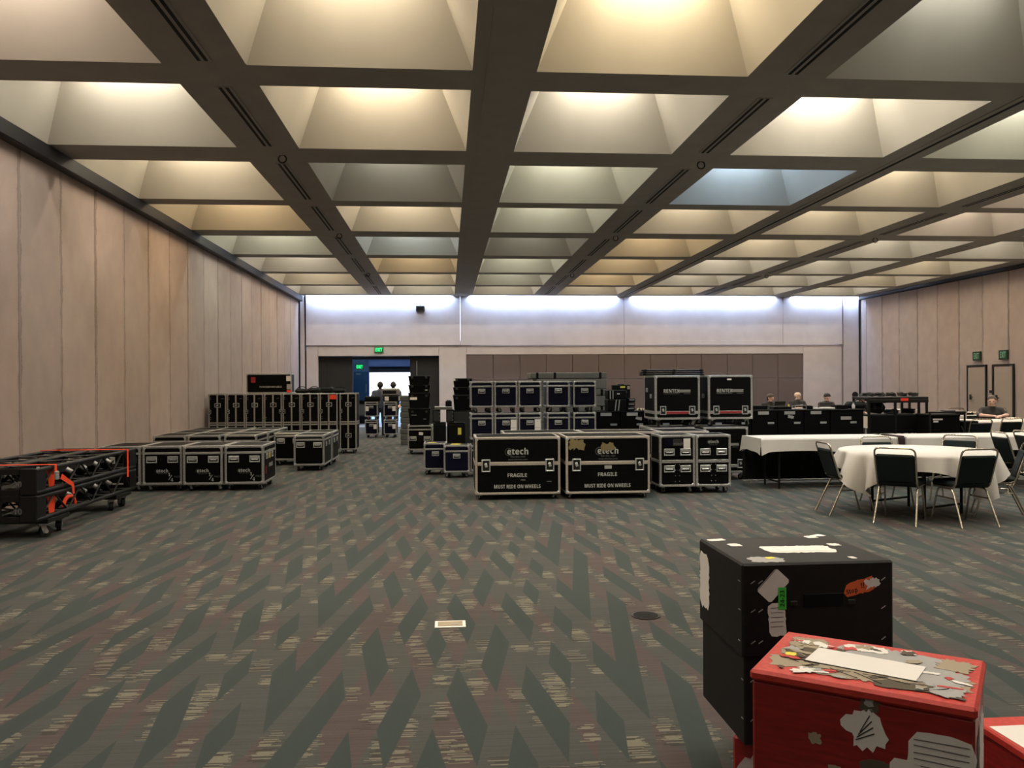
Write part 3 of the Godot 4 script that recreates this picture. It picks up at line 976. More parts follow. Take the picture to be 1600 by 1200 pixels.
# ---------------------------------------------------------------- road cases
func handle_mesh() -> ArrayMesh:
	if not meshes.has("handle"):
		var st = begin()
		for s in [-1, 1]:
			add_box(st, Vector3(0.155, 0.016, 0.012), Vector3(0, s * 0.042, 0.006), 0.004)
			add_box(st, Vector3(0.016, 0.1, 0.012), Vector3(s * 0.07, 0, 0.006), 0.004)
		add_box(st, Vector3(0.125, 0.035, 0.008), Vector3(0, 0.022, 0.005), 0.003)
		meshes.handle = st.commit()
	return meshes.handle
func latch_mesh() -> ArrayMesh:
	if not meshes.has("latch"):
		var st = begin()
		add_box(st, Vector3(0.105, 0.15, 0.006), Vector3(0, 0, 0.003), 0.003)
		for s in [-1, 1]:
			add_box(st, Vector3(0.105, 0.014, 0.014), Vector3(0, s * 0.068, 0.007), 0.004)
			add_box(st, Vector3(0.014, 0.15, 0.014), Vector3(s * 0.046, 0, 0.007), 0.004)
		meshes.latch = st.commit()
	return meshes.latch
func caster_mesh() -> ArrayMesh:
	if not meshes.has("caster"):
		var st = begin()
		add_box(st, Vector3(0.085, 0.006, 0.075), Vector3(0, 0.097, 0), 0.002)
		add_box(st, Vector3(0.05, 0.018, 0.05), Vector3(0, 0.086, 0), 0.006)
		for s in [-1, 1]:
			add_box(st, Vector3(0.004, 0.056, 0.034), Vector3(s * 0.02, 0.058, -0.008), 0.001, Basis(Vector3.RIGHT, 0.35))
		meshes.caster = st.commit()
	return meshes.caster
func caster(parent, at: Vector3, turn, sc := 1.0):
	var c = part(parent, "caster", caster_mesh(), M.caster_steel, at, Vector3(0, turn, 0), Vector3.ONE * sc)
	part(c, "wheel", cyl_mesh(16), M.rubber, Vector3(0, 0.041, -0.02), Vector3(0, 0, PI / 2), Vector3(0.041, 0.03, 0.041))
	part(c, "hub", cyl_mesh(10), M.caster_steel, Vector3(0, 0.041, -0.02), Vector3(0, 0, PI / 2), Vector3(0.014, 0.05, 0.014))
	return c
func handle(parent, at: Vector3, turn := 0.0, sc := 1.0):
	var hn = part(parent, "handle", handle_mesh(), M.zinc, at, Vector3(0, turn, 0), Vector3(sc, sc, 1))
	bpart(hn, "recess", Vector3(0.13, 0.075, 0.004), Vector3(0, 0, 0.002), M.recess)
	bpart(hn, "grip", Vector3(0.1, 0.014, 0.012), Vector3(0, -0.006, 0.012), M.zinc, 0.004)
	return hn
func latch(parent, at: Vector3, sc := 1.0, spin := 0.0):
	var l = part(parent, "latch", latch_mesh(), M.zinc, at, Vector3(0, 0, spin), Vector3(sc, sc, 1))
	bpart(l, "dish", Vector3(0.078, 0.12, 0.003), Vector3(0, 0, 0.007), M.recess)
	bpart(l, "twist", Vector3(0.034, 0.05, 0.012), Vector3(0, 0.006, 0.012), M.zinc, 0.005, Vector3(0, 0, 0.3))
	return l

# w, h (with casters), d; z is the front face
# o: ch caster height, body, edge, trim material, lid (depth of the lid), belts [heights], uprights [x], handles [[x,y]], latches [[x,y]], side (handle on the right side), lid_mat
func road_case(n, label, group, x, y, zf, w, h, d, o, turn := 0.0):
	var c = thing(n, label, o.get("cat", "road case"), Vector3(x, y, zf - d / 2), turn, group)
	var ch = o.get("ch", 0.1)
	var e = o.get("edge", 0.03)
	var tm = o.get("trim", M.aluminium)
	var bm = o.get("body", M.laminate)
	var bh = h - ch
	var yc = ch + bh / 2
	bpart(c, "body", Vector3(w - 0.006, bh - 0.006, d - 0.006), Vector3(0, yc, 0), bm, 0.003)
	bpart(c, "lid_top", Vector3(w - 2 * e, 0.002, d - 2 * e), Vector3(0, h - 0.002, 0), bm)
	var zs = [1] if o.get("front_only", false) else [-1, 1]
	for sx in [-1, 1]:
		for sz in zs:
			bpart(c, "edge_trim", Vector3(e, bh, e), Vector3(sx * (w - e) / 2, yc, sz * (d - e) / 2), tm, 0.004)
	for sy in [0, 1]:
		var yy = ch + e / 2 if sy == 0 else h - e / 2
		for sz in zs:
			bpart(c, "edge_trim", Vector3(w - 2 * e, e, e), Vector3(0, yy, sz * (d - e) / 2), tm, 0.004)
		for sx in [-1, 1]:
			bpart(c, "edge_trim", Vector3(e, e, d - 2 * e), Vector3(sx * (w - e) / 2, yy, 0), tm, 0.004)
	var k = e * 1.75
	if not o.get("no_caps", false):
		for sx in [-1, 1]:
			for sy in [0, 1]:
				for sz in zs:
					bpart(c, "corner_cap", Vector3(k, k, k), Vector3(sx * (w / 2 - k / 2 + 0.002), (ch + k / 2 - 0.002) if sy == 0 else (h - k / 2), sz * (d / 2 - k / 2 + 0.003)), M.zinc, k * 0.3)
	for bt in o.get("belts", []):
		bpart(c, "belt_rail", Vector3(w - 2 * e, bt[1], 0.008), Vector3(0, bt[0], d / 2), tm, 0.003)
		for sx in [-1, 1]:
			bpart(c, "belt_rail", Vector3(0.008, bt[1], d - 2 * e), Vector3(sx * w / 2, bt[0], 0), tm, 0.003)
	for ux in o.get("uprights", []):
		bpart(c, "upright_rail", Vector3(0.035, bh - 2 * e, 0.008), Vector3(ux, yc, d / 2), tm, 0.003)
	for p in o.get("handles", []):
		handle(c, Vector3(p[0], p[1], d / 2 - 0.001), 0.0, o.get("hsc", 1.0))
	if o.get("side", false):
		for sx in [1]:
			for sy in [0.45, -0.25]:
				handle(c, Vector3(sx * (w / 2 - 0.001), yc + bh * 0.2, d * sy * 0.6), sx * PI / 2, 0.9)
	for p in o.get("latches", []):
		latch(c, Vector3(p[0], p[1], d / 2 + 0.002), p[2] if p.size() > 2 else 1.0, p[3] if p.size() > 3 else 0.0)
	for p in o.get("rivets", []):
		bpart(c, "rivet", Vector3(0.01, 0.01, 0.004), Vector3(p[0], p[1], d / 2), M.zinc, 0.003)
	if ch > 0.03:
		for sx in [-1, 1]:
			for sz in [-1, 1]:
				caster(c, Vector3(sx * (w / 2 - 0.075), 0, sz * (d / 2 - 0.085)), rng.randf_range(-1.2, 1.2), ch / 0.1)
	return c

func logo(c, x, y, z, h, m):
	# lower-case company lettering with a ring round its first letter
	lettering(c, "etech", h, Vector3(x, y, z), m, font_bold, h * 3.4)
	var t = TorusMesh.new()
	t.inner_radius = h * 0.58
	t.outer_radius = h * 0.64
	t.rings = 24
	t.ring_segments = 4
	part(c, "logo_ring", t, M.stencil_dim, Vector3(x - h * 1.45, y - h * 0.06, z), Vector3(PI / 2, 0, 0), Vector3(1, 0.02, 1))

func build_big_cases():
	var opt = {"ch": 0.075, "edge": 0.033, "trim": M.aluminium_worn, "belts": [[0.5, 0.05]], "latches": [[-0.44, 0.475, 1.15], [0.44, 0.475, 1.15]]}
	var xs = [[0.96, -11.47], [2.205, -11.43]]
	for i in 2:
		var o = opt.duplicate()
		var c = road_case("wide_road_case", ["wide black road case stencilled FRAGILE with clean upper panel, on casters", "wide black road case stencilled FRAGILE with tan scraped patches over the lettering"][i], "wide fragile cases", xs[i][0], 0, xs[i][1], 1.175, 0.865, 0.8, o)
		var z = 0.4 + 0.001
		logo(c, 0.0, 0.665, z, 0.085, M.stencil)
		lettering(c, "800-400-1404", 0.024, Vector3(0, 0.595, z), M.stencil_dim, font_plain)
		lettering(c, "www.etechav.com", 0.024, Vector3(0, 0.557, z), M.stencil_dim, font_plain)
		lettering(c, "FRAGILE", 0.05, Vector3(-0.01, 0.34, z), M.stencil, font_bold, 0.265)
		lettering(c, "MUST RIDE ON WHEELS", 0.05, Vector3(-0.01, 0.185, z), M.stencil, font_bold, 0.64)
		if i == 1:
			part(c, "scraped_patch", sheet(torn(0.24, 0.16, 0.22, 5), 0.003), M.bare_wood, Vector3(-0.44, 0.76, z - 0.001))
			part(c, "scraped_patch", sheet(torn(0.22, 0.12, 0.25, 5), 0.003), M.bare_wood, Vector3(-0.01, 0.72, z))
			bpart(c, "name_plate", Vector3(0.1, 0.045, 0.004), Vector3(0.0, 0.44, z), M.zinc, 0.002)
		else:
			part(c, "scuff", sheet(torn(0.07, 0.018, 0.2, 5), 0.001), M.stencil_dim, Vector3(0.07, 0.275, z))
			part(c, "scuff", sheet(torn(0.08, 0.014, 0.2, 5), 0.001), M.stencil_dim, Vector3(0.43, 0.25, z))
	# second row: only the lids show
	for i in 3:
		road_case("wide_road_case", ["wide black road case behind the clean FRAGILE case, lid showing", "wide black road case behind the scraped FRAGILE case, lid showing", "shorter black road case behind the two-tier cases, lid showing"][i], "wide cases of the second row", [1.41, 2.6, 3.57][i], 0, -12.4, [1.17, 1.17, 0.74][i], 0.865, 0.72, {"ch": 0.075, "edge": 0.033, "trim": M.aluminium_worn, "belts": [[0.5, 0.05]], "front_only": false})
	# double-deck cases
	var dd = {"ch": 0.1, "edge": 0.034, "trim": M.aluminium, "belts": [[0.465, 0.045]], "handles": [[-0.12, 0.6], [0.12, 0.6], [-0.12, 0.36], [0.12, 0.36]]}
	var riv = []
	for k in 4:
		for s in [-0.03, 0.03]:
			riv.append([s, 0.18 + k * 0.08])
	dd.rivets = riv
	var c1 = road_case("double_deck_case", "black two-tier road case with white tag and dark picture on the upper panel", "two-tier cases", 3.29, 0, -11.83, 0.525, 0.845, 0.5, dd)
	bpart(c1, "tag", Vector3(0.1, 0.15, 0.003), Vector3(0.14, 0.72, 0.252), M.paper, 0.0)
	bpart(c1, "dark_plate", Vector3(0.1, 0.11, 0.003), Vector3(-0.13, 0.74, 0.252), M.navy)
	bpart(c1, "picture", Vector3(0.13, 0.1, 0.003), Vector3(0.0, 0.74, 0.252), M.grille)
	lettering(c1, "etech", 0.04, Vector3(0.02, 0.72, 0.254), M.stencil_dim, font_bold)
	var c2 = road_case("double_deck_case", "black two-tier road case with white company lettering above its handles", "two-tier cases", 3.82, 0, -11.83, 0.515, 0.845, 0.5, dd)
	logo(c2, 0.0, 0.745, 0.252, 0.045, M.stencil)
	lettering(c2, "800-400-1404", 0.014, Vector3(0, 0.7, 0.252), M.stencil_dim, font_plain)
	# square cases with a company name
	var ro = {"ch": 0.12, "edge": 0.035, "belts": [[0.235, 0.05]], "latches": [[-0.24, 0.27, 0.95], [0.24, 0.27, 0.95]]}
	var places = [[4.53, 0.0, -13.35, "square black road case with white company name, lower one under the stacked pair"], [3.63, 0.0, -13.35, "square black road case with white company name, hidden low behind two-tier cases"], [3.72, 0.875, -13.35, "square black road case with white company name carrying flat black stands on top"], [4.6, 0.875, -13.35, "square black road case with white company name and small white sticker on top edge"]]
	for i in 4:
		var p = places[i]
		if i == 0:
			p[0] = 4.52
		var sq = road_case("square_road_case", p[3], "square company cases", p[0], p[1], p[2], 0.745, 0.87 if i < 2 else 0.84, 0.74, ro)
		var z = 0.371
		var yt = 0.585
		lettering(sq, "RENTEX", 0.055, Vector3(-0.1, yt, z), M.stencil, font_bold, 0.26)
		for k in 3:
			bpart(sq, "logo_stripe", Vector3(0.19, 0.009, 0.002), Vector3(0.12, yt + 0.016 - k * 0.016, z), M.paper_grey)
		bpart(sq, "print_line", Vector3(0.26, 0.007, 0.001), Vector3(-0.1, yt - 0.043, z), M.stencil_dim)
		bpart(sq, "print_line", Vector3(0.11, 0.007, 0.001), Vector3(0.16, yt - 0.043, z), M.stencil_dim)
		if i >= 2:
			bpart(sq, "red_band", Vector3(0.36, 0.035, 0.004), Vector3(0.0, 0.235, z + 0.004), M.red_band)
		for s in [-1, 1]:
			for yy in [0.52, 0.62]:
				handle(sq, Vector3(s * 0.3725, yy - 0.02, 0.12 if yy < 0.6 else -0.15), s * PI / 2, 0.7)
		if i == 3:
			bpart(sq, "sticker", Vector3(0.07, 0.025, 0.002), Vector3(-0.02, 0.77, z), M.paper)
	# folded stands lying on the left upper square case
	for k in 5:
		var st = thing("folded_stand", "flat folded black stand lying across the upper square case", "stand", Vector3(3.72 + (k % 2) * 0.04, 1.715 + (k / 2) * 0.035, -13.62 - (k % 2) * 0.28), 0.03 * (k - 2), "folded stands on the square case")
		for s in [-1, 1]:
			bar(st, "rail", Vector3(-0.52, 0.016, s * 0.06), Vector3(0.5, 0.016, s * 0.06), 0.014, M.black_steel, 8)
		for xx in [-0.48, 0.0, 0.46]:
			bpart(st, "joint", Vector3(0.05, 0.032, 0.16), Vector3(xx, 0.016, 0), M.black_plastic, 0.006)

func build_navy_cases():
	var o = {"ch": 0.095, "edge": 0.03, "body": M.navy, "belts": [[0.455, 0.03]], "handles": [[0.0, 0.375]], "hsc": 0.8, "front_only": true}
	# free-standing small ones in front
	var a = road_case("navy_road_case", "small navy road case at the end of the row, yellow sticker on its lid", "small navy cases", -0.215, 0, -14.72, 0.41, 0.56, 0.55, o, 0.0)
	part(a, "yellow_sticker", sheet(torn(0.16, 0.12, 0.08, 5), 0.002), M.yellow, Vector3(-0.06, 0.561, 0.12), Vector3(-PI / 2, 0.2, 0))
	var b = road_case("navy_road_case", "small navy road case standing forward of its row, two yellow stickers on its lid", "small navy cases", 0.15, 0, -14.2, 0.44, 0.56, 0.46, o, 0.0)
	for q in [[-0.02, 0.1], [0.0, -0.1]]:
		part(b, "yellow_sticker", sheet(torn(0.17, 0.1, 0.08, 5), 0.002), M.yellow, Vector3(q[0], 0.561, q[1]), Vector3(-PI / 2, 0.1, 0))
	# the stacks, three high
	var xs = [0.585, 1.0, 1.415, 1.905, 2.365]
	var names = ["left end", "second", "middle", "fourth", "right end"]
	for i in 5:
		for k in 3:
			var tier = ["bottom", "middle", "top"][k]
			var lab = "small navy road case, %s tier of the %s stack of navy cases" % [tier, names[i]]
			var c = road_case("navy_road_case", lab, "stacked navy cases", xs[i], k * 0.546, -14.35, 0.4, 0.545, 0.5, o)
			bpart(c, "base_board", Vector3(0.36, 0.01, 0.45), Vector3(0, 0.1, 0), M.paper_tan)
			if k == 1 and (i == 1 or i == 2):
				bpart(c, "paper_tag", Vector3(0.1, 0.14, 0.003), Vector3(0.13, 0.36, 0.252), M.paper)
				bpart(c, "paper_tag", Vector3(0.1, 0.06, 0.003), Vector3(0.13, 0.255, 0.252), M.paper)
			if i == 0:
				bpart(c, "print_line", Vector3(0.002, 0.05, 0.1), Vector3(-0.2005, 0.3, 0.1), M.stencil_dim)
	# dark cables lying in the gap behind the stacks
	# two stacks on their way through the doorway
	for i in 2:
		var x = [-2.24, -1.69][i]
		for k in 2:
			var c = road_case("navy_road_case", "small navy road case, %s one of the %s rolling stack before the doorway" % [["lower", "upper"][k], ["left", "right"][i]], "rolling navy cases", x, k * 0.53, -24.95, 0.38, 0.53, 0.5, o)
			bpart(c, "paper_tag", Vector3(0.09, 0.14, 0.003), Vector3(-0.12 if i == 0 and k == 1 else 0.11, 0.33, 0.252), M.paper)
	var t = thing("equipment_box", "flat black equipment box on top of the left rolling navy stack", "equipment", Vector3(-2.22, 1.062, -25.2))
	bpart(t, "body", Vector3(0.44, 0.16, 0.4), Vector3(0, 0.08, 0), M.black_plastic, 0.02)
	bpart(t, "lid_seam", Vector3(0.445, 0.012, 0.405), Vector3(0, 0.115, 0), M.grille)
	var u = thing("equipment_box", "black box with a white label on top of the right rolling stack", "equipment", Vector3(-1.64, 1.062, -25.2))
	bpart(u, "body", Vector3(0.5, 0.17, 0.4), Vector3(0, 0.085, 0), M.black_plastic, 0.02)
	bpart(u, "label_paper", Vector3(0.12, 0.12, 0.003), Vector3(-0.15, 0.09, 0.201), M.paper)
	bpart(u, "label_paper", Vector3(0.05, 0.13, 0.003), Vector3(0.22, 0.09, 0.201), M.paper_grey)
	var am = thing("rack_unit", "grey metal rack unit with black front lying on the right rolling stack", "equipment", Vector3(-1.68, 1.234, -25.2))
	bpart(am, "shell", Vector3(0.52, 0.22, 0.36), Vector3(0, 0.11, 0), M.silver, 0.03)
	bpart(am, "front_grille", Vector3(0.4, 0.1, 0.01), Vector3(-0.03, 0.11, 0.181), M.grille, 0.004)
	for k in 4:
		bpart(am, "rib", Vector3(0.38, 0.008, 0.008), Vector3(-0.03, 0.075 + k * 0.023, 0.187), M.black_plastic)

func build_quarter_cases():
	var o = {"ch": 0.1, "edge": 0.036, "trim": M.aluminium, "belts": [[0.575, 0.035]], "handles": [[-0.155, 0.48], [0.155, 0.48]], "side": true}
	var plain = {"ch": 0.1, "edge": 0.036, "trim": M.aluminium, "belts": [[0.575, 0.035]], "handles": [[-0.155, 0.48], [0.155, 0.48]]}
	var fronts = [[-4.9, "black quarter-size trunk behind the strapped trusses, at the left end of its row"], [-4.29, "black quarter-size trunk next to the trusses, white pack lettering, worn lid"], [-3.68, "black quarter-size trunk in the middle of the front row, white pack lettering"], [-3.07, "black quarter-size trunk at the aisle end of the front row, yellow sticker on its side"]]
	for i in 4:
		var c = road_case("quarter_trunk", fronts[i][1], "front row of quarter trunks", fronts[i][0], 0, -12.95 - (0.05 if i < 2 else 0.0), 0.585, 0.685, 0.88, o if i == 3 else plain)
		quarter_print(c)
		if i == 3:
			bpart(c, "yellow_sticker", Vector3(0.003, 0.08, 0.07), Vector3(0.2935, 0.5, 0.02), M.yellow)
			bpart(c, "white_sticker", Vector3(0.003, 0.06, 0.05), Vector3(0.2935, 0.57, 0.02), M.paper)
			bpart(c, "red_sticker", Vector3(0.003, 0.12, 0.06), Vector3(0.2935, 0.3, 0.3), M.red_band)
			lettering(c, "etech", 0.07, Vector3(0.2945, 0.36, -0.05), M.stencil, font_bold, 0.0, Vector3(0, PI / 2, 0))
	var rows = ["second row", "third row", "fourth row"]
	var z = -15.6
	for rw in 3:
		for k in 3:
			var x = [-5.02, -4.41, -3.76][k] + rw * 0.02
			road_case("quarter_trunk", "black quarter-size trunk with worn lid, %s of trunks, %s" % [rows[rw], ["against the wall", "in the middle", "on the aisle side"][k]], "back rows of quarter trunks", x, 0, z, 0.585, 0.685, 0.88, plain)
		z -= 0.92
	road_case("quarter_trunk", "black quarter-size trunk with plain front set back beside the lettered aisle trunk", "aisle trunks", -3.13, 0, -16.85, 0.585, 0.64, 0.88, o)
	var q2 = road_case("quarter_trunk", "black quarter-size trunk standing out into the aisle with white lettering", "aisle trunks", -2.55, 0, -15.7, 0.56, 0.66, 0.92, o)
	quarter_print(q2)
	road_case("quarter_trunk", "black quarter-size trunk directly behind the one standing out into the aisle", "aisle trunks", -2.53, 0, -16.68, 0.56, 0.66, 0.9, o)

func quarter_print(c):
	logo(c, 0.0, 0.31, 0.441, 0.05, M.stencil)
	lettering(c, "800-400-1404", 0.016, Vector3(0.0, 0.27, 0.441), M.stencil_dim, font_plain)
	lettering(c, "1", 0.05, Vector3(0.1, 0.255, 0.441), M.stencil, font_serif)
	bpart(c, "slash", Vector3(0.008, 0.085, 0.002), Vector3(0.115, 0.21, 0.441), M.stencil, 0.0, Vector3(0, 0, -0.6))
	lettering(c, "4", 0.05, Vector3(0.14, 0.175, 0.441), M.stencil, font_serif)
	lettering(c, "PACK", 0.03, Vector3(0.215, 0.22, 0.441), M.stencil_dim, font_plain)

func build_tall_cases():
	var z = -19.45
	for i in 8:
		var u0 = 325.0 + 29.0 * i
		var xa = on_z(u0 + (0.5 if i < 7 else 2.5), 640, z).x
		var xb = on_z(u0 + 28.5 + (0 if i < 7 else 0.5), 640, z).x
		var w = xb - xa
		var o = {"ch": 0.09, "edge": 0.03, "belts": [[0.68, 0.035], [0.73, 0.03]], "uprights": [0.0], "latches": [[0.01, 1.13, 0.9, PI / 2], [0.01, 0.42, 0.9, PI / 2], [-w / 2 + 0.03 if i != 3 else w / 2 - 0.03, 0.98, 0.6]], "no_caps": false}
		var lab = "tall narrow black road case, %s in the row of eight by the wall" % ["first", "second", "third", "fourth", "fifth", "sixth", "seventh", "eighth"][i]
		if i == 6:
			lab = "tall narrow black road case with a red paper tag at its top edge"
		if i == 7:
			lab = "tall narrow black road case at the aisle end, whole front free down to its casters"
		var c = road_case("tall_road_case", lab, "row of tall road cases", (xa + xb) / 2, 0, z, w, 1.39, 0.6, o)
		for k in 2:
			for yy in [1.3, 1.26, 0.85, 0.81]:
				bpart(c, "rivet", Vector3(0.012, 0.012, 0.004), Vector3(-w / 2 + 0.05, yy, 0.3), M.zinc, 0.003)
		if i != 6:
			bpart(c, "chalk_mark", Vector3(0.06, 0.012, 0.002), Vector3(0.11, 1.28, 0.3), M.stencil_dim, 0.0, Vector3(0, 0, 0.2))
		else:
			bpart(c, "red_tag", Vector3(0.15, 0.1, 0.006), Vector3(0.1, 1.3, 0.305), M.orange_tag)
	# long case on top
	var p = road_case("flat_road_case", "long black case with silver edges, red and white tags, on the tall cases", "", -4.06, 1.392, -19.5, 1.02, 0.455, 0.35, {"ch": 0.0, "edge": 0.03})
	lettering(p, "POWERPORTABLE", 0.04, Vector3(0.04, 0.15, 0.177), M.stencil, font_serif, 0.5)
	bpart(p, "red_tag", Vector3(0.1, 0.13, 0.004), Vector3(-0.35, 0.31, 0.176), M.red_band)
	bpart(p, "white_tag", Vector3(0.1, 0.12, 0.004), Vector3(0.44, 0.34, 0.176), M.paper)
	bpart(p, "white_tag", Vector3(0.09, 0.12, 0.004), Vector3(0.445, 0.15, 0.176), M.paper_grey)
	bpart(p, "red_tag", Vector3(0.1, 0.05, 0.004), Vector3(0.45, 0.05, 0.176), M.orange_tag)
	# soft black bags
	for i in 4:
		var x = -3.35 + i * 0.285
		var bg = thing("soft_bag", "flat soft black bag lying on top of the tall road cases", "bag", Vector3(x, 1.392, -19.75), 0.05 * (i - 2), "soft bags on the tall cases")
		bpart(bg, "body", Vector3(0.27, 0.1 + 0.02 * (i % 3), 0.38), Vector3(0, 0.05 + 0.01 * (i % 3), 0), M.cloth_black, 0.04)
		part(bg, "strap", tube_mesh([Vector3(-0.1, 0.09, 0.1), Vector3(-0.05, 0.15, 0.1), Vector3(0.07, 0.15, 0.1), Vector3(0.12, 0.09, 0.1)], 0.01, 0.04, 6), M.cloth_black)

# ---------------------------------------------------------------- strapped trusses
func truss(label, x, y, z0, z1, w, h):
	# box truss along z with end plates; x is its right side
	var t = thing("lighting_truss", label, "truss", Vector3(x - w / 2, y, (z0 + z1) / 2), 0.0, "strapped black trusses")
	var L = z0 - z1
	var r = 0.024
	for sx in [-1, 1]:
		for sy in [0, 1]:
			bar(t, "chord", Vector3(sx * (w / 2 - r), r + sy * (h - 2 * r), -L / 2 + 0.02), Vector3(sx * (w / 2 - r), r + sy * (h - 2 * r), L / 2 - 0.02), r, M.black_steel, 10)
	var n = 8
	for sx in [-1, 1]:
		for k in n:
			var za = L / 2 - 0.12 - (L - 0.24) * k / n
			var zb = L / 2 - 0.12 - (L - 0.24) * (k + 1) / n
			var ya = r if k % 2 == 0 else h - r
			var yb = h - r if k % 2 == 0 else r
			bar(t, "brace", Vector3(sx * (w / 2 - r), ya, za), Vector3(sx * (w / 2 - r), yb, zb), 0.011, M.black_steel, 8)
	for k in n:
		var za = L / 2 - 0.12 - (L - 0.24) * k / n
		var zb = L / 2 - 0.12 - (L - 0.24) * (k + 1) / n
		for yy in [r, h - r]:
			bar(t, "brace", Vector3((1 if k % 2 == 0 else -1) * (w / 2 - r), yy, za), Vector3((-1 if k % 2 == 0 else 1) * (w / 2 - r), yy, zb), 0.011, M.black_steel, 8)
	for s in [-1, 1]:
		for sx in [-1, 1]:
			bpart(t, "end_plate", Vector3(w * 0.33, h, 0.02), Vector3(sx * w * 0.335, h / 2, s * (L / 2 - 0.01)), M.black_steel, 0.02)
		for yy in [0.03, h - 0.03]:
			bpart(t, "end_plate", Vector3(w * 0.34, 0.06, 0.02), Vector3(0, yy, s * (L / 2 - 0.01)), M.black_steel)
		bpart(t, "side_gusset", Vector3(0.012, h * 0.9, 0.2), Vector3(w / 2 - 0.012, h / 2, s * (L / 2 - 0.12)), M.black_steel)
	lettering(t, "10", 0.06, Vector3(w * 0.14, h * 0.42, L / 2 + 0.001), M.stencil_dim, font_bold)
	# lamp cans hung inside, seen as pale glints
	for k in 6:
		var zz = L / 2 - 0.45 - k * (L - 0.9) / 5.0
		var can = part(t, "lamp_can", cyl_mesh(10), M.black_plastic, Vector3(0.02, h * 0.5, zz), Vector3(0.9, 0, 0), Vector3(0.075, 0.14, 0.075))
		part(t, "lamp_lens", cyl_mesh(10), M.silver, Vector3(0.1, h * 0.52, zz + 0.09), Vector3(0.5, 0, 0.9), Vector3(0.03, 0.07, 0.03))
	return t

func build_trusses():
	var z0 = -8.93
	var z1 = -11.7
	var lab = ["upper black lighting truss on the aisle side of the strapped bundle", "lower black lighting truss on the aisle side, resting on the wheeled base", "upper black lighting truss on the wall side of the strapped bundle", "lower black lighting truss on the wall side, resting on the wheeled base"]
	var k = 0
	for x in [-4.2, -4.74]:
		for y in [0.485, 0.205]:
			truss(lab[k], x, y, z0, z1, 0.52, 0.275)
			k += 1
	for s in [[-9.45, "black wheeled base under the near end of the strapped trusses"], [-11.28, "black wheeled base under the far end of the strapped trusses"]]:
		var b = thing("truss_dolly", s[1], "dolly", Vector3(-4.74, 0, s[0]), 0.0, "truss dollies")
		bpart(b, "deck", Vector3(1.06, 0.05, 0.5), Vector3(0, 0.178, 0), M.black_steel, 0.008)
		for sx in [-0.44, 0.44]:
			for sz in [-0.19, 0.19]:
				caster(b, Vector3(sx, 0, sz), rng.randf_range(-0.9, 0.9), 1.52)
	# orange ratchet straps round the bundle
	for s in [[-9.32, "broad orange strap round the near end of the trusses with loose hanging end"], [-11.35, "narrow orange strap round the far end of the trusses"]]:
		var near = s[0] > -10
		var st = thing("ratchet_strap", s[1], "strap", Vector3(-4.73, 0.2, s[0]), 0.0, "orange straps")
		var w = 0.05
		var xr = 0.545
		bpart(st, "top_run", Vector3(1.09, 0.004, w), Vector3(0, 0.566, 0), M.orange)
		bpart(st, "side_run", Vector3(0.004, 0.36 if not near else 0.16, w), Vector3(xr, 0.386 if not near else 0.486, 0), M.orange)
		bpart(st, "side_run", Vector3(0.004, 0.56, w), Vector3(-xr, 0.286, 0), M.orange)
		if near:
			# the loose web: folded flaps hanging inside the chord, then a diagonal tail
			var flap = sheet(PackedVector2Array([Vector2(-0.16, 0.0), Vector2(0.06, 0.0), Vector2(0.0, -0.26), Vector2(-0.09, -0.26)]), 0.004)
			part(st, "web_flap", flap, M.orange, Vector3(xr - 0.07, 0.54, -0.1), Vector3(0, PI / 2, 0))
			part(st, "web_flap", flap, M.orange, Vector3(xr - 0.08, 0.25, -0.12), Vector3(0, PI / 2, 0))
			var tail = sheet(PackedVector2Array([Vector2(0.02, 0.03), Vector2(0.3, -0.1), Vector2(0.32, -0.22), Vector2(0.27, -0.22), Vector2(0.25, -0.13), Vector2(-0.02, -0.02)]), 0.004)
			part(st, "web_tail", tail, M.orange, Vector3(xr + 0.004, 0.42, -0.12), Vector3(0, PI / 2, 0))
			var loop = []
			for q in 13:
				var a = PI * q / 12.0
				loop.append(Vector3(xr - 0.08, 0.06 + 0.1 * sin(a), -0.5 + 0.14 * cos(a)))
			part(st, "loose_loop", tube_mesh(loop, 0.022, 0.0, 6), M.orange)
			bpart(st, "ratchet", Vector3(0.03, 0.09, 0.06), Vector3(xr + 0.012, 0.45, 0), M.caster_steel, 0.006)

# ---------------------------------------------------------------- bins, speakers, slabs
func tote(label, x, y, z, w, h, d, group):
	var t = thing("storage_tote", label, "tote", Vector3(x, y, z - d / 2), 0.0, group)
	var st = begin()
	var tw = w * 0.88
	# tapered tub
	var lo = [Vector3(-tw / 2, 0, d * 0.44), Vector3(tw / 2, 0, d * 0.44), Vector3(tw / 2, 0, -d * 0.44), Vector3(-tw / 2, 0, -d * 0.44)]
	var hi = [Vector3(-w / 2, h * 0.86, d / 2), Vector3(w / 2, h * 0.86, d / 2), Vector3(w / 2, h * 0.86, -d / 2), Vector3(-w / 2, h * 0.86, -d / 2)]
	for k in 4:
		var k2 = (k + 1) % 4
		var n = (lo[k2] - lo[k]).cross(hi[k] - lo[k]).normalized()
		if n.dot(lo[k] + lo[k2]) < 0:
			n = -n
		quad(st, lo[k], lo[k2], hi[k2], hi[k], n)
	quad(st, lo[0], lo[1], lo[2], lo[3], Vector3.DOWN)
	quad(st, hi[0], hi[1], hi[2], hi[3], Vector3.UP)
	part(t, "tub", st.commit(), M.black_plastic)
	bpart(t, "lid", Vector3(w * 1.03, h * 0.14, d * 1.02), Vector3(0, h * 0.93, 0), M.black_plastic, 0.012)
	for s in [-1, 1]:
		bpart(t, "clip", Vector3(0.05, 0.05, 0.015), Vector3(s * w * 0.32, h * 0.8, d / 2 + 0.002), M.grille, 0.004)
	return t

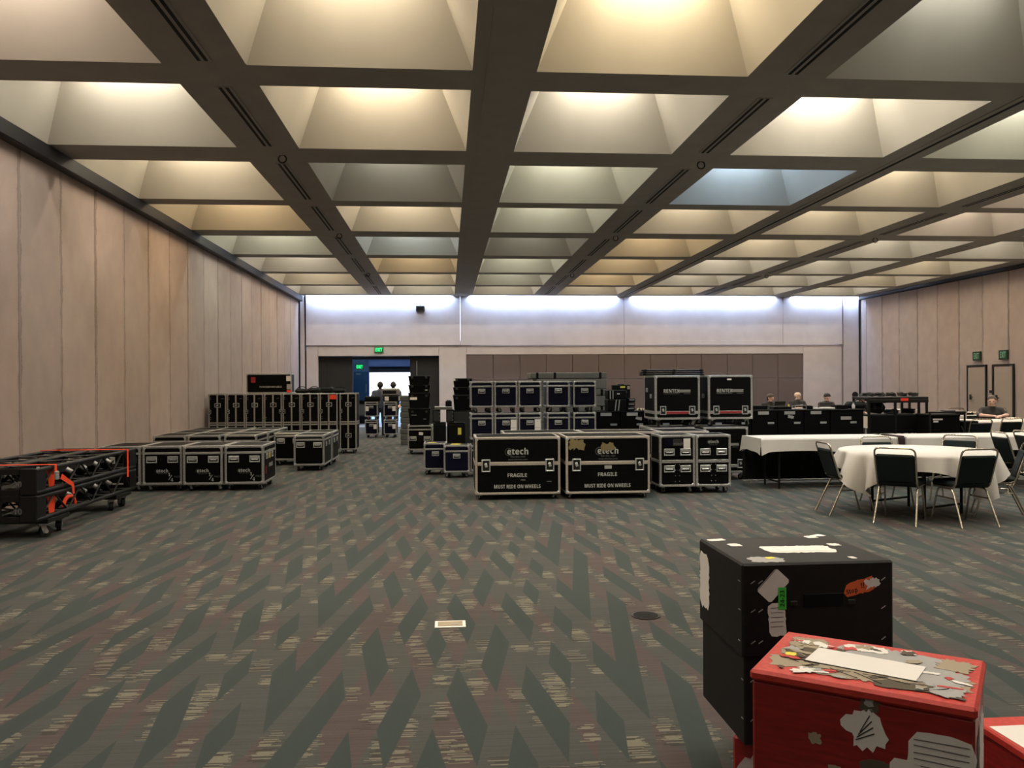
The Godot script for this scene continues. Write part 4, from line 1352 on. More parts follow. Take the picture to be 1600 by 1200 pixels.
func build_bins():
	var z = -19.05
	var c = road_case("quarter_trunk", "black trunk with silver edges carrying the stack of black totes by the doorway", "", -0.62, 0, -19.0, 0.56, 0.655, 0.7, {"ch": 0.1, "edge": 0.032, "belts": [[0.56, 0.035]], "handles": [[-0.16, 0.36], [0.16, 0.36]]})
	part(c, "white_scrap", sheet(torn(0.1, 0.07, 0.1, 5), 0.002), M.paper, Vector3(0.02, 0.47, 0.352))
	bpart(c, "black_flap", Vector3(0.15, 0.2, 0.006), Vector3(0.02, 0.38, 0.35), M.black_plastic)
	for q in [[0.655, 0.385, "black plastic tote, lowest of the stack by the doorway, white print"], [1.04, 0.35, "black plastic tote with white label in the stack by the doorway"], [1.39, 0.18, "shallow black plastic tote near the top of the doorway stack"], [1.57, 0.205, "black plastic tote topping the stack by the doorway"]]:
		var t = tote(q[2], -0.635, q[0], z, 0.49, q[1], 0.5, "totes by the doorway")
		if q[1] == 0.35:
			bpart(t, "white_label", Vector3(0.16, 0.06, 0.004), Vector3(-0.13, 0.22, 0.246), M.paper)
		elif q[1] == 0.385:
			bpart(t, "print_line", Vector3(0.12, 0.025, 0.002), Vector3(-0.12, 0.23, 0.242), M.stencil_dim)
			bpart(t, "small_label", Vector3(0.06, 0.025, 0.004), Vector3(0.12, 0.14, 0.239), M.stencil_dim)
		elif q[1] == 0.18:
			bpart(t, "small_label", Vector3(0.06, 0.03, 0.004), Vector3(0.16, 0.06, 0.24), M.paper_grey)
	# grey slabs behind it
	for k in 9:
		var s = thing("grey_slab", "grey padded slab in the tall narrow stack beside the doorway totes", "slab", Vector3(-0.99, k * 0.143, -22.2), 0.0, "grey slabs by the doorway")
		bpart(s, "pad", Vector3(0.44 + 0.02 * (k % 3), 0.138, 0.6), Vector3(0, 0.07, 0), M.grey_slab, 0.015)
		bpart(s, "seam", Vector3(0.47, 0.006, 0.61), Vector3(0, 0.07, 0), M.paper_brown)
	# second group: speakers and totes left of the navy stacks
	var z2 = -17.2
	var lo = [[677, 697, "black speaker cabinet on the floor, left of the yellow-tagged one"], [698.5, 727, "black speaker cabinet on the floor with a yellow tag"]]
	for i in 2:
		var xa = on_z(lo[i][0], 680, z2).x
		var xb = on_z(lo[i][1], 680, z2).x
		var s = thing("speaker_cabinet", lo[i][2], "speaker", Vector3((xa + xb) / 2, 0, z2 - 0.2), 0.0, "floor speakers")
		bpart(s, "cabinet", Vector3(xb - xa - 0.004, 0.8, 0.4), Vector3(0, 0.4, 0), M.black_vinyl, 0.01)
		bpart(s, "grille", Vector3(xb - xa - 0.05, 0.72, 0.012), Vector3(0, 0.4, 0.202), M.black_plastic, 0.004)
		for sx in [-1, 1]:
			for yy in [0.02, 0.78]:
				bpart(s, "corner_cap", Vector3(0.03, 0.03, 0.03), Vector3(sx * ((xb - xa) / 2 - 0.014), yy, 0.188), M.grille, 0.006)
		if i == 1:
			bpart(s, "yellow_tag", Vector3(0.07, 0.14, 0.003), Vector3(0.07, 0.62, 0.21), M.yellow)
	for q in [[676, 688, "small black speaker on the left floor cabinet under the grey board"], [697, 709, "small black speaker on the yellow-tagged cabinet under the grey board"]]:
		var xa = on_z(q[0], 650, z2).x
		var xb = on_z(q[1], 650, z2).x
		var s = thing("small_speaker", q[2], "speaker", Vector3((xa + xb) / 2, 0.8, z2 - 0.2), 0.0, "small speakers")
		bpart(s, "cabinet", Vector3(xb - xa, 0.26, 0.3), Vector3(0, 0.13, 0), M.black_vinyl, 0.008)
		bpart(s, "grille", Vector3(xb - xa - 0.03, 0.22, 0.01), Vector3(0, 0.13, 0.152), M.grille, 0.003)
		for k in 3:
			bpart(s, "screw", Vector3(0.01, 0.01, 0.004), Vector3((xb - xa) / 2 - 0.02, 0.05 + k * 0.08, 0.158), M.zinc)
	var bd = thing("grey_board", "grey flat board bridging the two small black speakers", "board", Vector3(on_z(693, 640, z2).x, 1.061, z2 - 0.2))
	bpart(bd, "deck", Vector3(0.36, 0.05, 0.35), Vector3(0, 0.025, 0), M.grey_slab, 0.006)
	bpart(bd, "rim", Vector3(0.37, 0.015, 0.36), Vector3(0, 0.055, 0), M.silver, 0.003)
	var sb = thing("small_black_box", "small black box with a grey lid standing on the grey board", "box", Vector3(on_z(701, 630, z2).x, 1.124, z2 - 0.2))
	bpart(sb, "body", Vector3(0.13, 0.11, 0.2), Vector3(0, 0.055, 0), M.black_plastic, 0.006)
	bpart(sb, "lid", Vector3(0.09, 0.02, 0.15), Vector3(0, 0.12, 0), M.grille, 0.004)
	var z3 = -17.9
	var x3 = on_z(723, 620, z3).x
	var y = 0.0
	for q in [["black speaker box at the base of the tote stack beside the navy cases", 1.02, 0], ["black plastic tote resting on the speaker box beside the navy cases", 0.33, 1], ["shallow black plastic tote in the stack beside the navy cases", 0.16, 1], ["black plastic tote with pale blue end label topping the stack beside the navy cases", 0.19, 1]]:
		if q[2] == 0:
			var s = thing("speaker_cabinet", q[0], "speaker", Vector3(x3, 0, z3 - 0.25))
			bpart(s, "cabinet", Vector3(0.42, q[1], 0.45), Vector3(0, q[1] / 2, 0), M.black_vinyl, 0.01)
			bpart(s, "grille", Vector3(0.38, q[1] - 0.06, 0.01), Vector3(0, q[1] / 2, 0.227), M.grille, 0.003)
		else:
			var t = tote(q[0], x3, y, z3, 0.4, q[1], 0.48, "totes beside the navy cases")
			if q[1] == 0.19:
				bpart(t, "blue_label", Vector3(0.004, 0.1, 0.1), Vector3(-0.203, 0.1, 0.15), M.blue_grey)
				bpart(t, "white_label", Vector3(0.05, 0.05, 0.004), Vector3(-0.18, 0.16, 0.249), M.paper)
		y += q[1] + 0.002
	# grey slabs with black straps behind the navy cases
	var z4 = -16.5
	var yy = 0.0
	var hs = [0.21, 0.2, 0.2, 0.2, 0.19, 0.13, 0.21, 0.13, 0.21, 0.125]
	for k in hs.size():
		var long = k == hs.size() - 1
		var wd = 1.52 if long else 1.4
		var s = thing("padded_panel", "grey padded panel, %s in the stack behind the navy cases" % ("topmost and longest" if long else ["lowest", "second from the floor", "third from the floor", "fourth from the floor", "fifth from the floor", "sixth from the floor", "seventh from the floor", "third from the top", "second from the top"][k]), "panel", Vector3(3.165 - wd / 2, yy, z4 - 0.4), 0.0, "grey panels behind the navy cases")
		bpart(s, "pad", Vector3(wd, hs[k] - 0.006, 0.8), Vector3(0, hs[k] / 2, 0), M.grey_slab, 0.012)
		if k % 2 == 1 or long:
			for sx in ([-0.63, -0.28, 0.63] if long else [-0.5, 0.6]):
				bpart(s, "strap", Vector3(0.05, hs[k] - 0.002, 0.81), Vector3(sx, hs[k] / 2, 0), M.black_plastic, 0.004)
		if long:
			for sx in [-0.14, 0.02, 0.18, 0.34, 0.48]:
				bpart(s, "seam", Vector3(0.006, hs[k] - 0.004, 0.805), Vector3(sx, hs[k] / 2, 0), M.paper_brown)
		yy += hs[k]

func build_black_row():
	var z = -14.9
	var us = []
	for k in 10:
		us.append(928.0 + 41.0 * k)
	us.append(1350.0)
	for k in 10:
		var xa = on_z(us[k], 641, z).x + 0.006
		var xb = on_z(us[k + 1], 641, z).x - 0.006
		var w = xb - xa
		var h = 1.085
		var label = "tall plain black trunk in the long row, " + ["beside the navy stacks", "under the pile of black boxes", "behind the left square case", "behind the square cases", "behind the gap of the square cases", "behind the right square case", "in front of the first seated man", "with two torn labels, before the bald man", "in front of the man in dark clothes", "at the end beside the rack cart"][k]
		var t = thing("black_trunk", label, "trunk", Vector3((xa + xb) / 2, 0, z - 0.35), 0.0, "long row of black trunks")
		bpart(t, "body", Vector3(w, h - 0.03, 0.7), Vector3(0, (h - 0.03) / 2, 0), M.black_vinyl, 0.008)
		bpart(t, "lid", Vector3(w + 0.008, 0.03, 0.71), Vector3(0, h - 0.015, 0), M.black_vinyl, 0.008)
		bpart(t, "seam", Vector3(0.012, h - 0.1, 0.006), Vector3(-w / 2 + 0.02, h / 2, 0.351), M.black_plastic)
		var lx = -0.02
		var ly = h - (0.1 if k == 9 else 0.055)
		bpart(t, "white_label", Vector3(0.2, 0.058, 0.004), Vector3(lx, ly - (0.06 if k == 9 else 0.0), 0.352), M.paper_grey)
		bpart(t, "number_plate", Vector3(0.12, 0.036, 0.004), Vector3(0.12, h - 0.24 - 0.0, 0.352), M.zinc, 0.002)
		if k == 7 or k == 1:
			part(t, "torn_label", sheet(torn(0.12, 0.06, 0.2, 6), 0.002), M.paper_grey, Vector3(0.0 if k == 7 else 0.1, h - 0.13, 0.351), Vector3(0, 0, -0.25))
	# things on the row, left: pile of black boxes
	var h = 1.086
	var p = thing("equipment_case", "upright black equipment case with yellow sticker at the back of the pile", "equipment", Vector3(on_z(970.5, 620, -15.4).x, h, -15.42))
	bpart(p, "shell", Vector3(0.33, 0.47, 0.14), Vector3(0, 0.235, 0), M.black_plastic, 0.012)
	bpart(p, "yellow_sticker", Vector3(0.09, 0.03, 0.003), Vector3(0.02, 0.43, 0.0715), M.yellow)
	bpart(p, "white_sticker", Vector3(0.05, 0.06, 0.003), Vector3(0.13, 0.42, 0.0715), M.paper_tan)
	bpart(p, "print_line", Vector3(0.12, 0.02, 0.002), Vector3(0.04, 0.34, 0.0715), M.stencil_dim)
	bpart(p, "carry_handle", Vector3(0.12, 0.02, 0.03), Vector3(0, 0.482, 0), M.grille, 0.006)
	var pq = thing("equipment_case", "flat black equipment case with silver ribs on top of the left of the pile", "equipment", Vector3(on_z(962, 620, -15.15).x, h + 0.21, -15.15))
	bpart(pq, "shell", Vector3(0.34, 0.17, 0.3), Vector3(0, 0.085, 0), M.black_plastic, 0.012)
	for k in 2:
		bpart(pq, "silver_rib", Vector3(0.015, 0.15, 0.01), Vector3(-0.13 + k * 0.05, 0.085, 0.15), M.zinc)
	bpart(pq, "white_sticker", Vector3(0.05, 0.02, 0.003), Vector3(0.02, 0.1, 0.151), M.paper)
	var q2 = thing("equipment_case", "black equipment case with slanted silver edges under the left of the pile", "equipment", Vector3(on_z(962, 630, -15.1).x, h, -15.12))
	bpart(q2, "shell", Vector3(0.34, 0.208, 0.34), Vector3(0, 0.104, 0), M.black_plastic, 0.01)
	for k in 2:
		bpart(q2, "silver_edge", Vector3(0.018, 0.2, 0.01), Vector3(-0.03 + k * 0.06, 0.104, 0.171), M.zinc, 0.0, Vector3(0, 0, -0.12))
	for k in 3:
		var s = thing("small_device", "small black and silver device stacked at the right of the pile", "equipment", Vector3(on_z(984, 630, -15.05).x, h + k * 0.078, -15.05), 0.1 * k, "stacked small devices")
		bpart(s, "shell", Vector3(0.14, 0.07, 0.2), Vector3(0, 0.036, 0), M.black_plastic, 0.008)
		bpart(s, "front_strip", Vector3(0.1, 0.02, 0.004), Vector3(0, 0.045, 0.101), M.zinc)
	for k in 2:
		var s = thing("plastic_sheet", "crumpled pale packing sheet lying on the trunks beside the black boxes", "sheet", Vector3(on_z(1000 + k * 14, 638, -15.2).x, h + 0.002, -15.1), 0.2, "pale packing sheets")
		var st = begin()
		var nx = 8
		for i in nx:
			for j in nx:
				var P = func(a, b): return Vector3((a - 4.0) * 0.017, 0.025 + 0.02 * sin(a * 2.1 + b * 1.3 + k), (b - 4.0) * 0.035)
				var a1 = P.call(i, j)
				var b1 = P.call(i + 1, j)
				var c1 = P.call(i + 1, j + 1)
				var d1 = P.call(i, j + 1)
				quad(st, a1, b1, c1, d1, Vector3.UP)
		part(s, "film", st.commit(), M.paper_tan)
	# desk tables far behind the row, with laptops and gear
	for k in 3:
		var x = [9.3, 11.1, 12.9][k]
		var t = thing("desk_table", "white-topped work table behind the black trunks, " + ["by the first seated man", "by the dark-haired man", "next to the rack cart"][k], "table", Vector3(x, 0, -24.0), 0.0, "work tables at the back")
		bpart(t, "top", Vector3(1.78, 0.03, 0.75), Vector3(0, 0.735, 0), M.cloth, 0.006)
		for sx in [-0.8, 0.8]:
			for sz in [-0.3, 0.3]:
				bar(t, "leg", Vector3(sx, 0, sz), Vector3(sx, 0.72, sz), 0.02, M.black_steel)
	laptop("open black laptop on the back table before the bald man", on_z(1218, 637, -23.8).x, -23.85, 0.36, 0.25, 0.2)
	laptop("open dark laptop on the back table before the man in dark clothes", on_z(1290, 637, -24.0).x, -24.0, 0.4, 0.2, 0.0)
	laptop("open laptop with pale screen edge before the first seated man", on_z(1192, 637, -24.0).x, -24.0, 0.34, 0.12, -0.1)
	for q in [[1185, "low black mixer box on the trunk row", 0.3, 0.07], [1221, "black cable box on the trunk row", 0.34, 0.05], [1264, "dark flat controller on the trunk row", 0.1, 0.06], [1294, "flat pale tray on the trunk row", 0.2, 0.03], [1314, "black power box on the trunk row", 0.24, 0.07], [1278, "white paper stack on the trunk row", 0.14, 0.02]]:
		var s = thing("desk_gear", q[1], "equipment", Vector3(on_z(q[0], 638, -15.2).x, h, -15.25))
		var m = M.paper if q[1].contains("white") or q[1].contains("pale") else M.black_plastic
		bpart(s, "body", Vector3(q[2], q[3], 0.24), Vector3(0, q[3] / 2, 0), m, 0.006)
		bpart(s, "panel", Vector3(q[2] * 0.7, 0.004, 0.14), Vector3(0, q[3] + 0.002, 0), M.grille if m == M.black_plastic else M.paper_grey)
	var tray = thing("wire_tray", "silver wire tray standing on the trunk row before the bald man", "tray", Vector3(on_z(1250, 638, -15.1).x, h, -15.15))
	part(tray, "rim", tube_mesh([Vector3(-0.11, 0.0, 0.08), Vector3(-0.1, 0.075, 0.08), Vector3(0.1, 0.075, 0.08), Vector3(0.11, 0.0, 0.08)], 0.006, 0.03, 6), M.silver)
	part(tray, "rim", tube_mesh([Vector3(-0.11, 0.0, -0.08), Vector3(-0.1, 0.06, -0.08), Vector3(0.1, 0.06, -0.08), Vector3(0.11, 0.0, -0.08)], 0.006, 0.03, 6), M.silver)
	bpart(tray, "base", Vector3(0.22, 0.008, 0.18), Vector3(0, 0.004, 0), M.silver)
	var bo = thing("water_bottle", "small clear-white bottle standing at the right end of the trunk row", "bottle", Vector3(on_z(1333.5, 638, -15.1).x, h, -15.1))
	bpart(bo, "body", Vector3(0.05, 0.08, 0.05), Vector3(0, 0.04, 0), M.paper, 0.012)
	part(bo, "neck", cyl_mesh(10), M.paper, Vector3(0, 0.095, 0), Vector3.ZERO, Vector3(0.012, 0.03, 0.012))
	var bag = thing("soft_bag", "slumped black bag at the end of the trunk row beside the rack cart", "bag", Vector3(on_z(1339, 633, -15.3).x, h, -15.35))
	bpart(bag, "body", Vector3(0.36, 0.13, 0.26), Vector3(0, 0.065, 0), M.cloth_black, 0.05)
	part(bag, "strap", tube_mesh([Vector3(-0.1, 0.11, 0.1), Vector3(-0.04, 0.17, 0.1), Vector3(0.06, 0.16, 0.1), Vector3(0.12, 0.1, 0.1)], 0.01, 0.04, 6), M.cloth_black)

func laptop(label, x, z, w, h, turn):
	var t = thing("laptop", label, "laptop", Vector3(x, 0.751, z), turn)
	bpart(t, "base", Vector3(w, 0.02, 0.24), Vector3(0, 0.01, -0.1), M.black_plastic, 0.004)
	bpart(t, "keyboard", Vector3(w * 0.85, 0.003, 0.12), Vector3(0, 0.0215, -0.12), M.grille)
	bpart(t, "screen_lid", Vector3(w, h, 0.012), Vector3(0, 0.02 + h / 2, 0.05), M.screen, 0.005, Vector3(0.25, 0, 0))

# ---------------------------------------------------------------- tables with white cloths
func table_cloth(label, x0, x1, z0, z1, drop, left_corner):
	# a cloth over a long table: top with drops to the front, back and the ends, gently waved
	var c = thing("table_cloth", label, "tablecloth", Vector3((x0 + x1) / 2, 0, (z0 + z1) / 2), 0.0, "long white cloths")
	var st = begin()
	var hx = (x1 - x0) / 2
	var hz = (z0 - z1) / 2
	var top = 0.763
	var n = 60
	quad(st, Vector3(-hx, top, hz), Vector3(hx, top, hz), Vector3(hx, top, -hz), Vector3(-hx, top, -hz), Vector3.UP)
	for s in [1, -1]:
		for k in n:
			var a = -hx + 2 * hx * k / n
			var b = -hx + 2 * hx * (k + 1) / n
			var wv = func(x): return 0.012 * sin(x * 5.1) + 0.008 * sin(x * 11.7 + 1.0)
			var dr = func(x): return drop + 0.012 * sin(x * 3.3) + (0.05 * max(0.0, 1.0 - (x + hx) / 0.12) if left_corner else 0.0)
			var a0 = Vector3(a, top, s * hz)
			var b0 = Vector3(b, top, s * hz)
			var a1 = Vector3(a, top - 0.02, s * (hz + 0.012))
			var b1 = Vector3(b, top - 0.02, s * (hz + 0.012))
			var a2 = Vector3(a, top - dr.call(a), s * (hz + 0.03 + wv.call(a)))
			var b2 = Vector3(b, top - dr.call(b), s * (hz + 0.03 + wv.call(b)))
			quad(st, a0, b0, b1, a1, Vector3(0, 0.7, s * 0.7).normalized())
			var nn = (b1 - a1).cross(a2 - a1).normalized()
			if nn.z * s < 0:
				nn = -nn
			quad(st, a1, b1, b2, a2, nn)
	for s in [1, -1]:
		var m = 14
		for k in m:
			var a = -hz - 0.03 + (2 * hz + 0.06) * k / m
			var b = -hz - 0.03 + (2 * hz + 0.06) * (k + 1) / m
			var o = func(z): return 0.03 + 0.02 * sin(z * 9.0)
			var corner = func(z): return drop + 0.05 * pow(abs(z) / (hz + 0.03), 6)
			var a0 = Vector3(s * hx, top, a)
			var b0 = Vector3(s * hx, top, b)
			var a2 = Vector3(s * (hx + o.call(a)), top - corner.call(a), a)
			var b2 = Vector3(s * (hx + o.call(b)), top - corner.call(b), b)
			quad(st, a0, b0, b2, a2, Vector3(s, 0.05, 0).normalized())
	part(c, "cloth", st.commit(), M.cloth)
	return c
func long_table(label, x0, x1, z0, z1):
	var t = thing("folding_table", label, "table", Vector3((x0 + x1) / 2, 0, (z0 + z1) / 2), 0.0, "long folding tables")
	var w = x1 - x0 - 0.04
	bpart(t, "table_top", Vector3(w, 0.03, z0 - z1 - 0.04), Vector3(0, 0.743, 0), M.paper_brown, 0.005)
	for sx in [-1, 1]:
		for sz in [-0.28, 0.28]:
			bar(t, "leg", Vector3(sx * (w / 2 - 0.3), 0, sz), Vector3(sx * (w / 2 - 0.3), 0.73, sz), 0.015, M.black_steel)
		bar(t, "leg_brace", Vector3(sx * (w / 2 - 0.3), 0.1, -0.28), Vector3(sx * (w / 2 - 0.3), 0.1, 0.28), 0.012, M.black_steel)
	return t
func build_long_tables():
	var z0 = -12.1
	var z1 = -12.85
	long_table("long folding table under the white cloth beside the square cases", 4.62, 6.72, z0, z1)
	table_cloth("white cloth over the long table beside the stacked square cases", 4.62, 6.72, z0, z1, 0.2, true)
	long_table("long folding table under the white cloth behind the round table", 6.86, 9.4, z0, z1)
	table_cloth("white cloth over the long table running behind the round table", 6.86, 9.4, z0, z1, 0.2, false)
	var b = thing("folded_cloth", "dark brown cloth hanging between the two long white tables", "cloth", Vector3(6.79, 0.62, -12.1))
	bpart(b, "hanging_fold", Vector3(0.11, 0.14, 0.02), Vector3(0, 0.07, 0.0), M.cloth_brown, 0.008)
	bpart(b, "top_fold", Vector3(0.11, 0.02, 0.5), Vector3(0, 0.15, -0.25), M.cloth_brown, 0.008)
	# black skirting standing behind the tables
	var s = thing("table_skirt", "black cloth skirt hanging in the dark behind the long tables", "skirt", Vector3(7.0, 0.0, -12.95))
	var st = begin()
	var n = 120
	for k in n:
		var f = func(i): return Vector3(-2.35 + 4.7 * i / n, 0, 0.02 * sin(i * 1.4))
		var a = f.call(k)
		var b2 = f.call(k + 1)
		var nn = (b2 - a).cross(Vector3.UP).normalized()
		quad(st, a + Vector3(0, 0.06, 0), b2 + Vector3(0, 0.06, 0), b2 + Vector3(0, 0.7, 0), a + Vector3(0, 0.7, 0), nn if nn.z > 0 else -nn)
	part(s, "pleats", st.commit(), M.cloth_black)
	bar(s, "hem_bar", Vector3(-2.35, 0.04, 0), Vector3(2.35, 0.04, 0), 0.012, M.caster_steel)
	for k in 4:
		bar(s, "stand", Vector3(-2.2 + k * 1.46, 0, 0), Vector3(-2.2 + k * 1.46, 0.06, 0), 0.02, M.caster_steel)
	bar(s, "rail", Vector3(-2.35, 0.7, 0), Vector3(2.35, 0.7, 0), 0.012, M.black_steel)

# ---------------------------------------------------------------- banquet chairs
var chair0 = null
func make_chair():
	var c = thing("banquet_chair", "chair", "chair", Vector3.ZERO, 0.0, "")
	var r = 0.0115
	# seat towards +z, backrest at -z
	part(c, "back_frame", tube_mesh([Vector3(-0.205, 0.42, 0.2), Vector3(-0.205, 0.42, -0.17), Vector3(-0.215, 0.86, -0.31), Vector3(0.215, 0.86, -0.31), Vector3(0.205, 0.42, -0.17), Vector3(0.205, 0.42, 0.2)], r, 0.07, 8), M.brass)
	for s in [-1, 1]:
		part(c, "leg", tube_mesh([Vector3(s * 0.2, 0.405, 0.02), Vector3(s * 0.2, 0.405, 0.13), Vector3(s * 0.215, 0.0, 0.245)], r, 0.05, 8), M.brass)
		part(c, "leg", tube_mesh([Vector3(s * 0.2, 0.405, 0.02), Vector3(s * 0.2, 0.405, -0.12), Vector3(s * 0.22, 0.0, -0.31)], r, 0.05, 8), M.brass)
		part(c, "side_stretcher", tube_mesh([Vector3(s * 0.206, 0.3, 0.158), Vector3(s * 0.206, 0.3, -0.165)], 0.009, 0.0, 6), M.brass)
	part(c, "cross_stretcher", tube_mesh([Vector3(-0.2, 0.395, 0.12), Vector3(0.2, 0.395, 0.12)], 0.009, 0.0, 6), M.brass_dark)
	part(c, "seat", pillow(0.43, 0.065, 0.43), M.vinyl_green, Vector3(0, 0.455, 0.03))
	var b = part(c, "backrest", pillow(0.405, 0.33, 0.04), M.vinyl_green, Vector3(0, 0.63, -0.236))
	b.rotation.x = -0.31
	return c
func pillow(w, h, d) -> ArrayMesh:
	# a cushion: box with rounded plan corners and swollen faces
	var key = "pillow %f %f %f" % [w, h, d]
	if meshes.has(key):
		return meshes[key]
	var st = begin()
	add_box(st, Vector3(w, h, d), Vector3.ZERO, min(w, min(h, d)) * 0.38)
	meshes[key] = st.commit()
	return meshes[key]
func place_chair(x, z, face, label, group):
	# face: angle the sitter looks, 0 = towards +z
	var c
	if chair0 == null:
		chair0 = make_chair()
		c = chair0
	else:
		c = chair0.duplicate()
		c.name = numbered("banquet_chair")
		add_child(c)
	c.position = Vector3(x, 0, z)
	c.rotation.y = face
	tag(c, label, "chair", group)
	return c

func build_round_table():
	var cx = 5.72
	var cz = -9.86
	var R = 0.88
	var t = thing("round_table", "round folding table under the white cloth among green chairs", "table", Vector3(cx, 0, cz))
	part(t, "table_top", cyl_mesh(40), M.paper_brown, Vector3(0, 0.74, 0), Vector3.ZERO, Vector3(R - 0.01, 0.03, R - 0.01))
	for k in 4:
		var a = TAU * k / 4 + 0.35
		bar(t, "leg", Vector3(cos(a) * 0.5, 0, sin(a) * 0.5), Vector3(cos(a) * 0.5, 0.73, sin(a) * 0.5), 0.018, M.black_steel)
	for s in [-1, 1]:
		bar(t, "foot_rail", Vector3(cos(0.35) * 0.5 * s, 0.12, sin(0.35) * 0.5 * s), Vector3(cos(0.35 + PI / 2) * 0.5 * s, 0.12, sin(0.35 + PI / 2) * 0.5 * s), 0.014, M.black_steel)
	# square cloth: corners hang low
	var c = thing("table_cloth", "square white cloth draped over the round table, corners hanging low", "tablecloth", Vector3(cx, 0, cz))
	var st = begin()
	var n = 160
	var m = 12
	var half = 1.06
	var spin = 0.42
	var P = func(k, j):
		var a = TAU * k / n
		var q = a - spin
		var edge = half / max(abs(cos(q)), abs(sin(q)))
		var hang = (edge - R)
		var near_corner = pow(abs(sin(2.0 * q)), 4.0)
		var s = hang * float(j) / m
		var fold = sin(a * 17.0 + 1.0) * 0.045 + sin(a * 29.0) * 0.02 + sin(a * 9.0) * 0.03
		var rr = R + 0.01 + (0.07 + fold * 1.3) * s / 0.3 - 0.3 * near_corner * s * s
		if j == 0:
			return Vector3(R * cos(a), 0.76, R * sin(a))
		return Vector3(rr * cos(a), 0.758 - s * (0.97 - 0.1 * near_corner), rr * sin(a))
	var pts = []
	for k in n:
		var col = []
		for j in m + 1:
			col.append(P.call(k, j))
		pts.append(col)
	st.set_smooth_group(0)
	for k in n:
		var k2 = (k + 1) % n
		for v in [Vector3(0, 0.76, 0), pts[k][0], pts[k2][0]]:
			st.set_uv(Vector2.ZERO)
			st.add_vertex(v)
		for j in m:
			for v in [pts[k][j], pts[k][j + 1], pts[k2][j + 1], pts[k][j], pts[k2][j + 1], pts[k2][j]]:
				st.set_uv(Vector2.ZERO)
				st.add_vertex(v)
	st.index()
	st.generate_normals()
	part(c, "cloth", st.commit(), M.cloth)
	# chairs: angle of the seat round the table (0 = +x, 90 = towards the viewer)
	var sets = [[183.0, "green vinyl chair at the round table, side on, nearest the long cases"], [131.0, "green vinyl chair with its back turned, by the low-hanging cloth corner"], [87.0, "green vinyl chair with its back turned, beside the right-hand chairs of the round table"], [28.0, "green vinyl chair drawn up to the right side of the round table"]]
	for s in sets:
		var a = deg_to_rad(s[0])
		var rad = 0.85
		var x = cx + cos(a) * rad
		var z = cz + sin(a) * rad
		place_chair(x, z, atan2(cx - x, cz - z), s[1], "chairs round the round table")
	# two more turned away towards a table off to the right
	place_chair(8.2, -11.45, PI / 2 - 0.1, "green vinyl chair facing away from the round table, left of a pair", "pair of turned-away chairs")
	place_chair(8.74, -11.72, PI / 2 - 0.1, "green vinyl chair facing away from the round table, right of a pair", "pair of turned-away chairs")
	place_chair(5.74, -10.56, 0.0, "green vinyl chair pushed in across the round table in front of the brown cloth", "chairs round the round table")
	place_chair(6.76, -10.76, -0.85, "green vinyl chair standing off behind the round table by the right long table", "chairs round the round table")

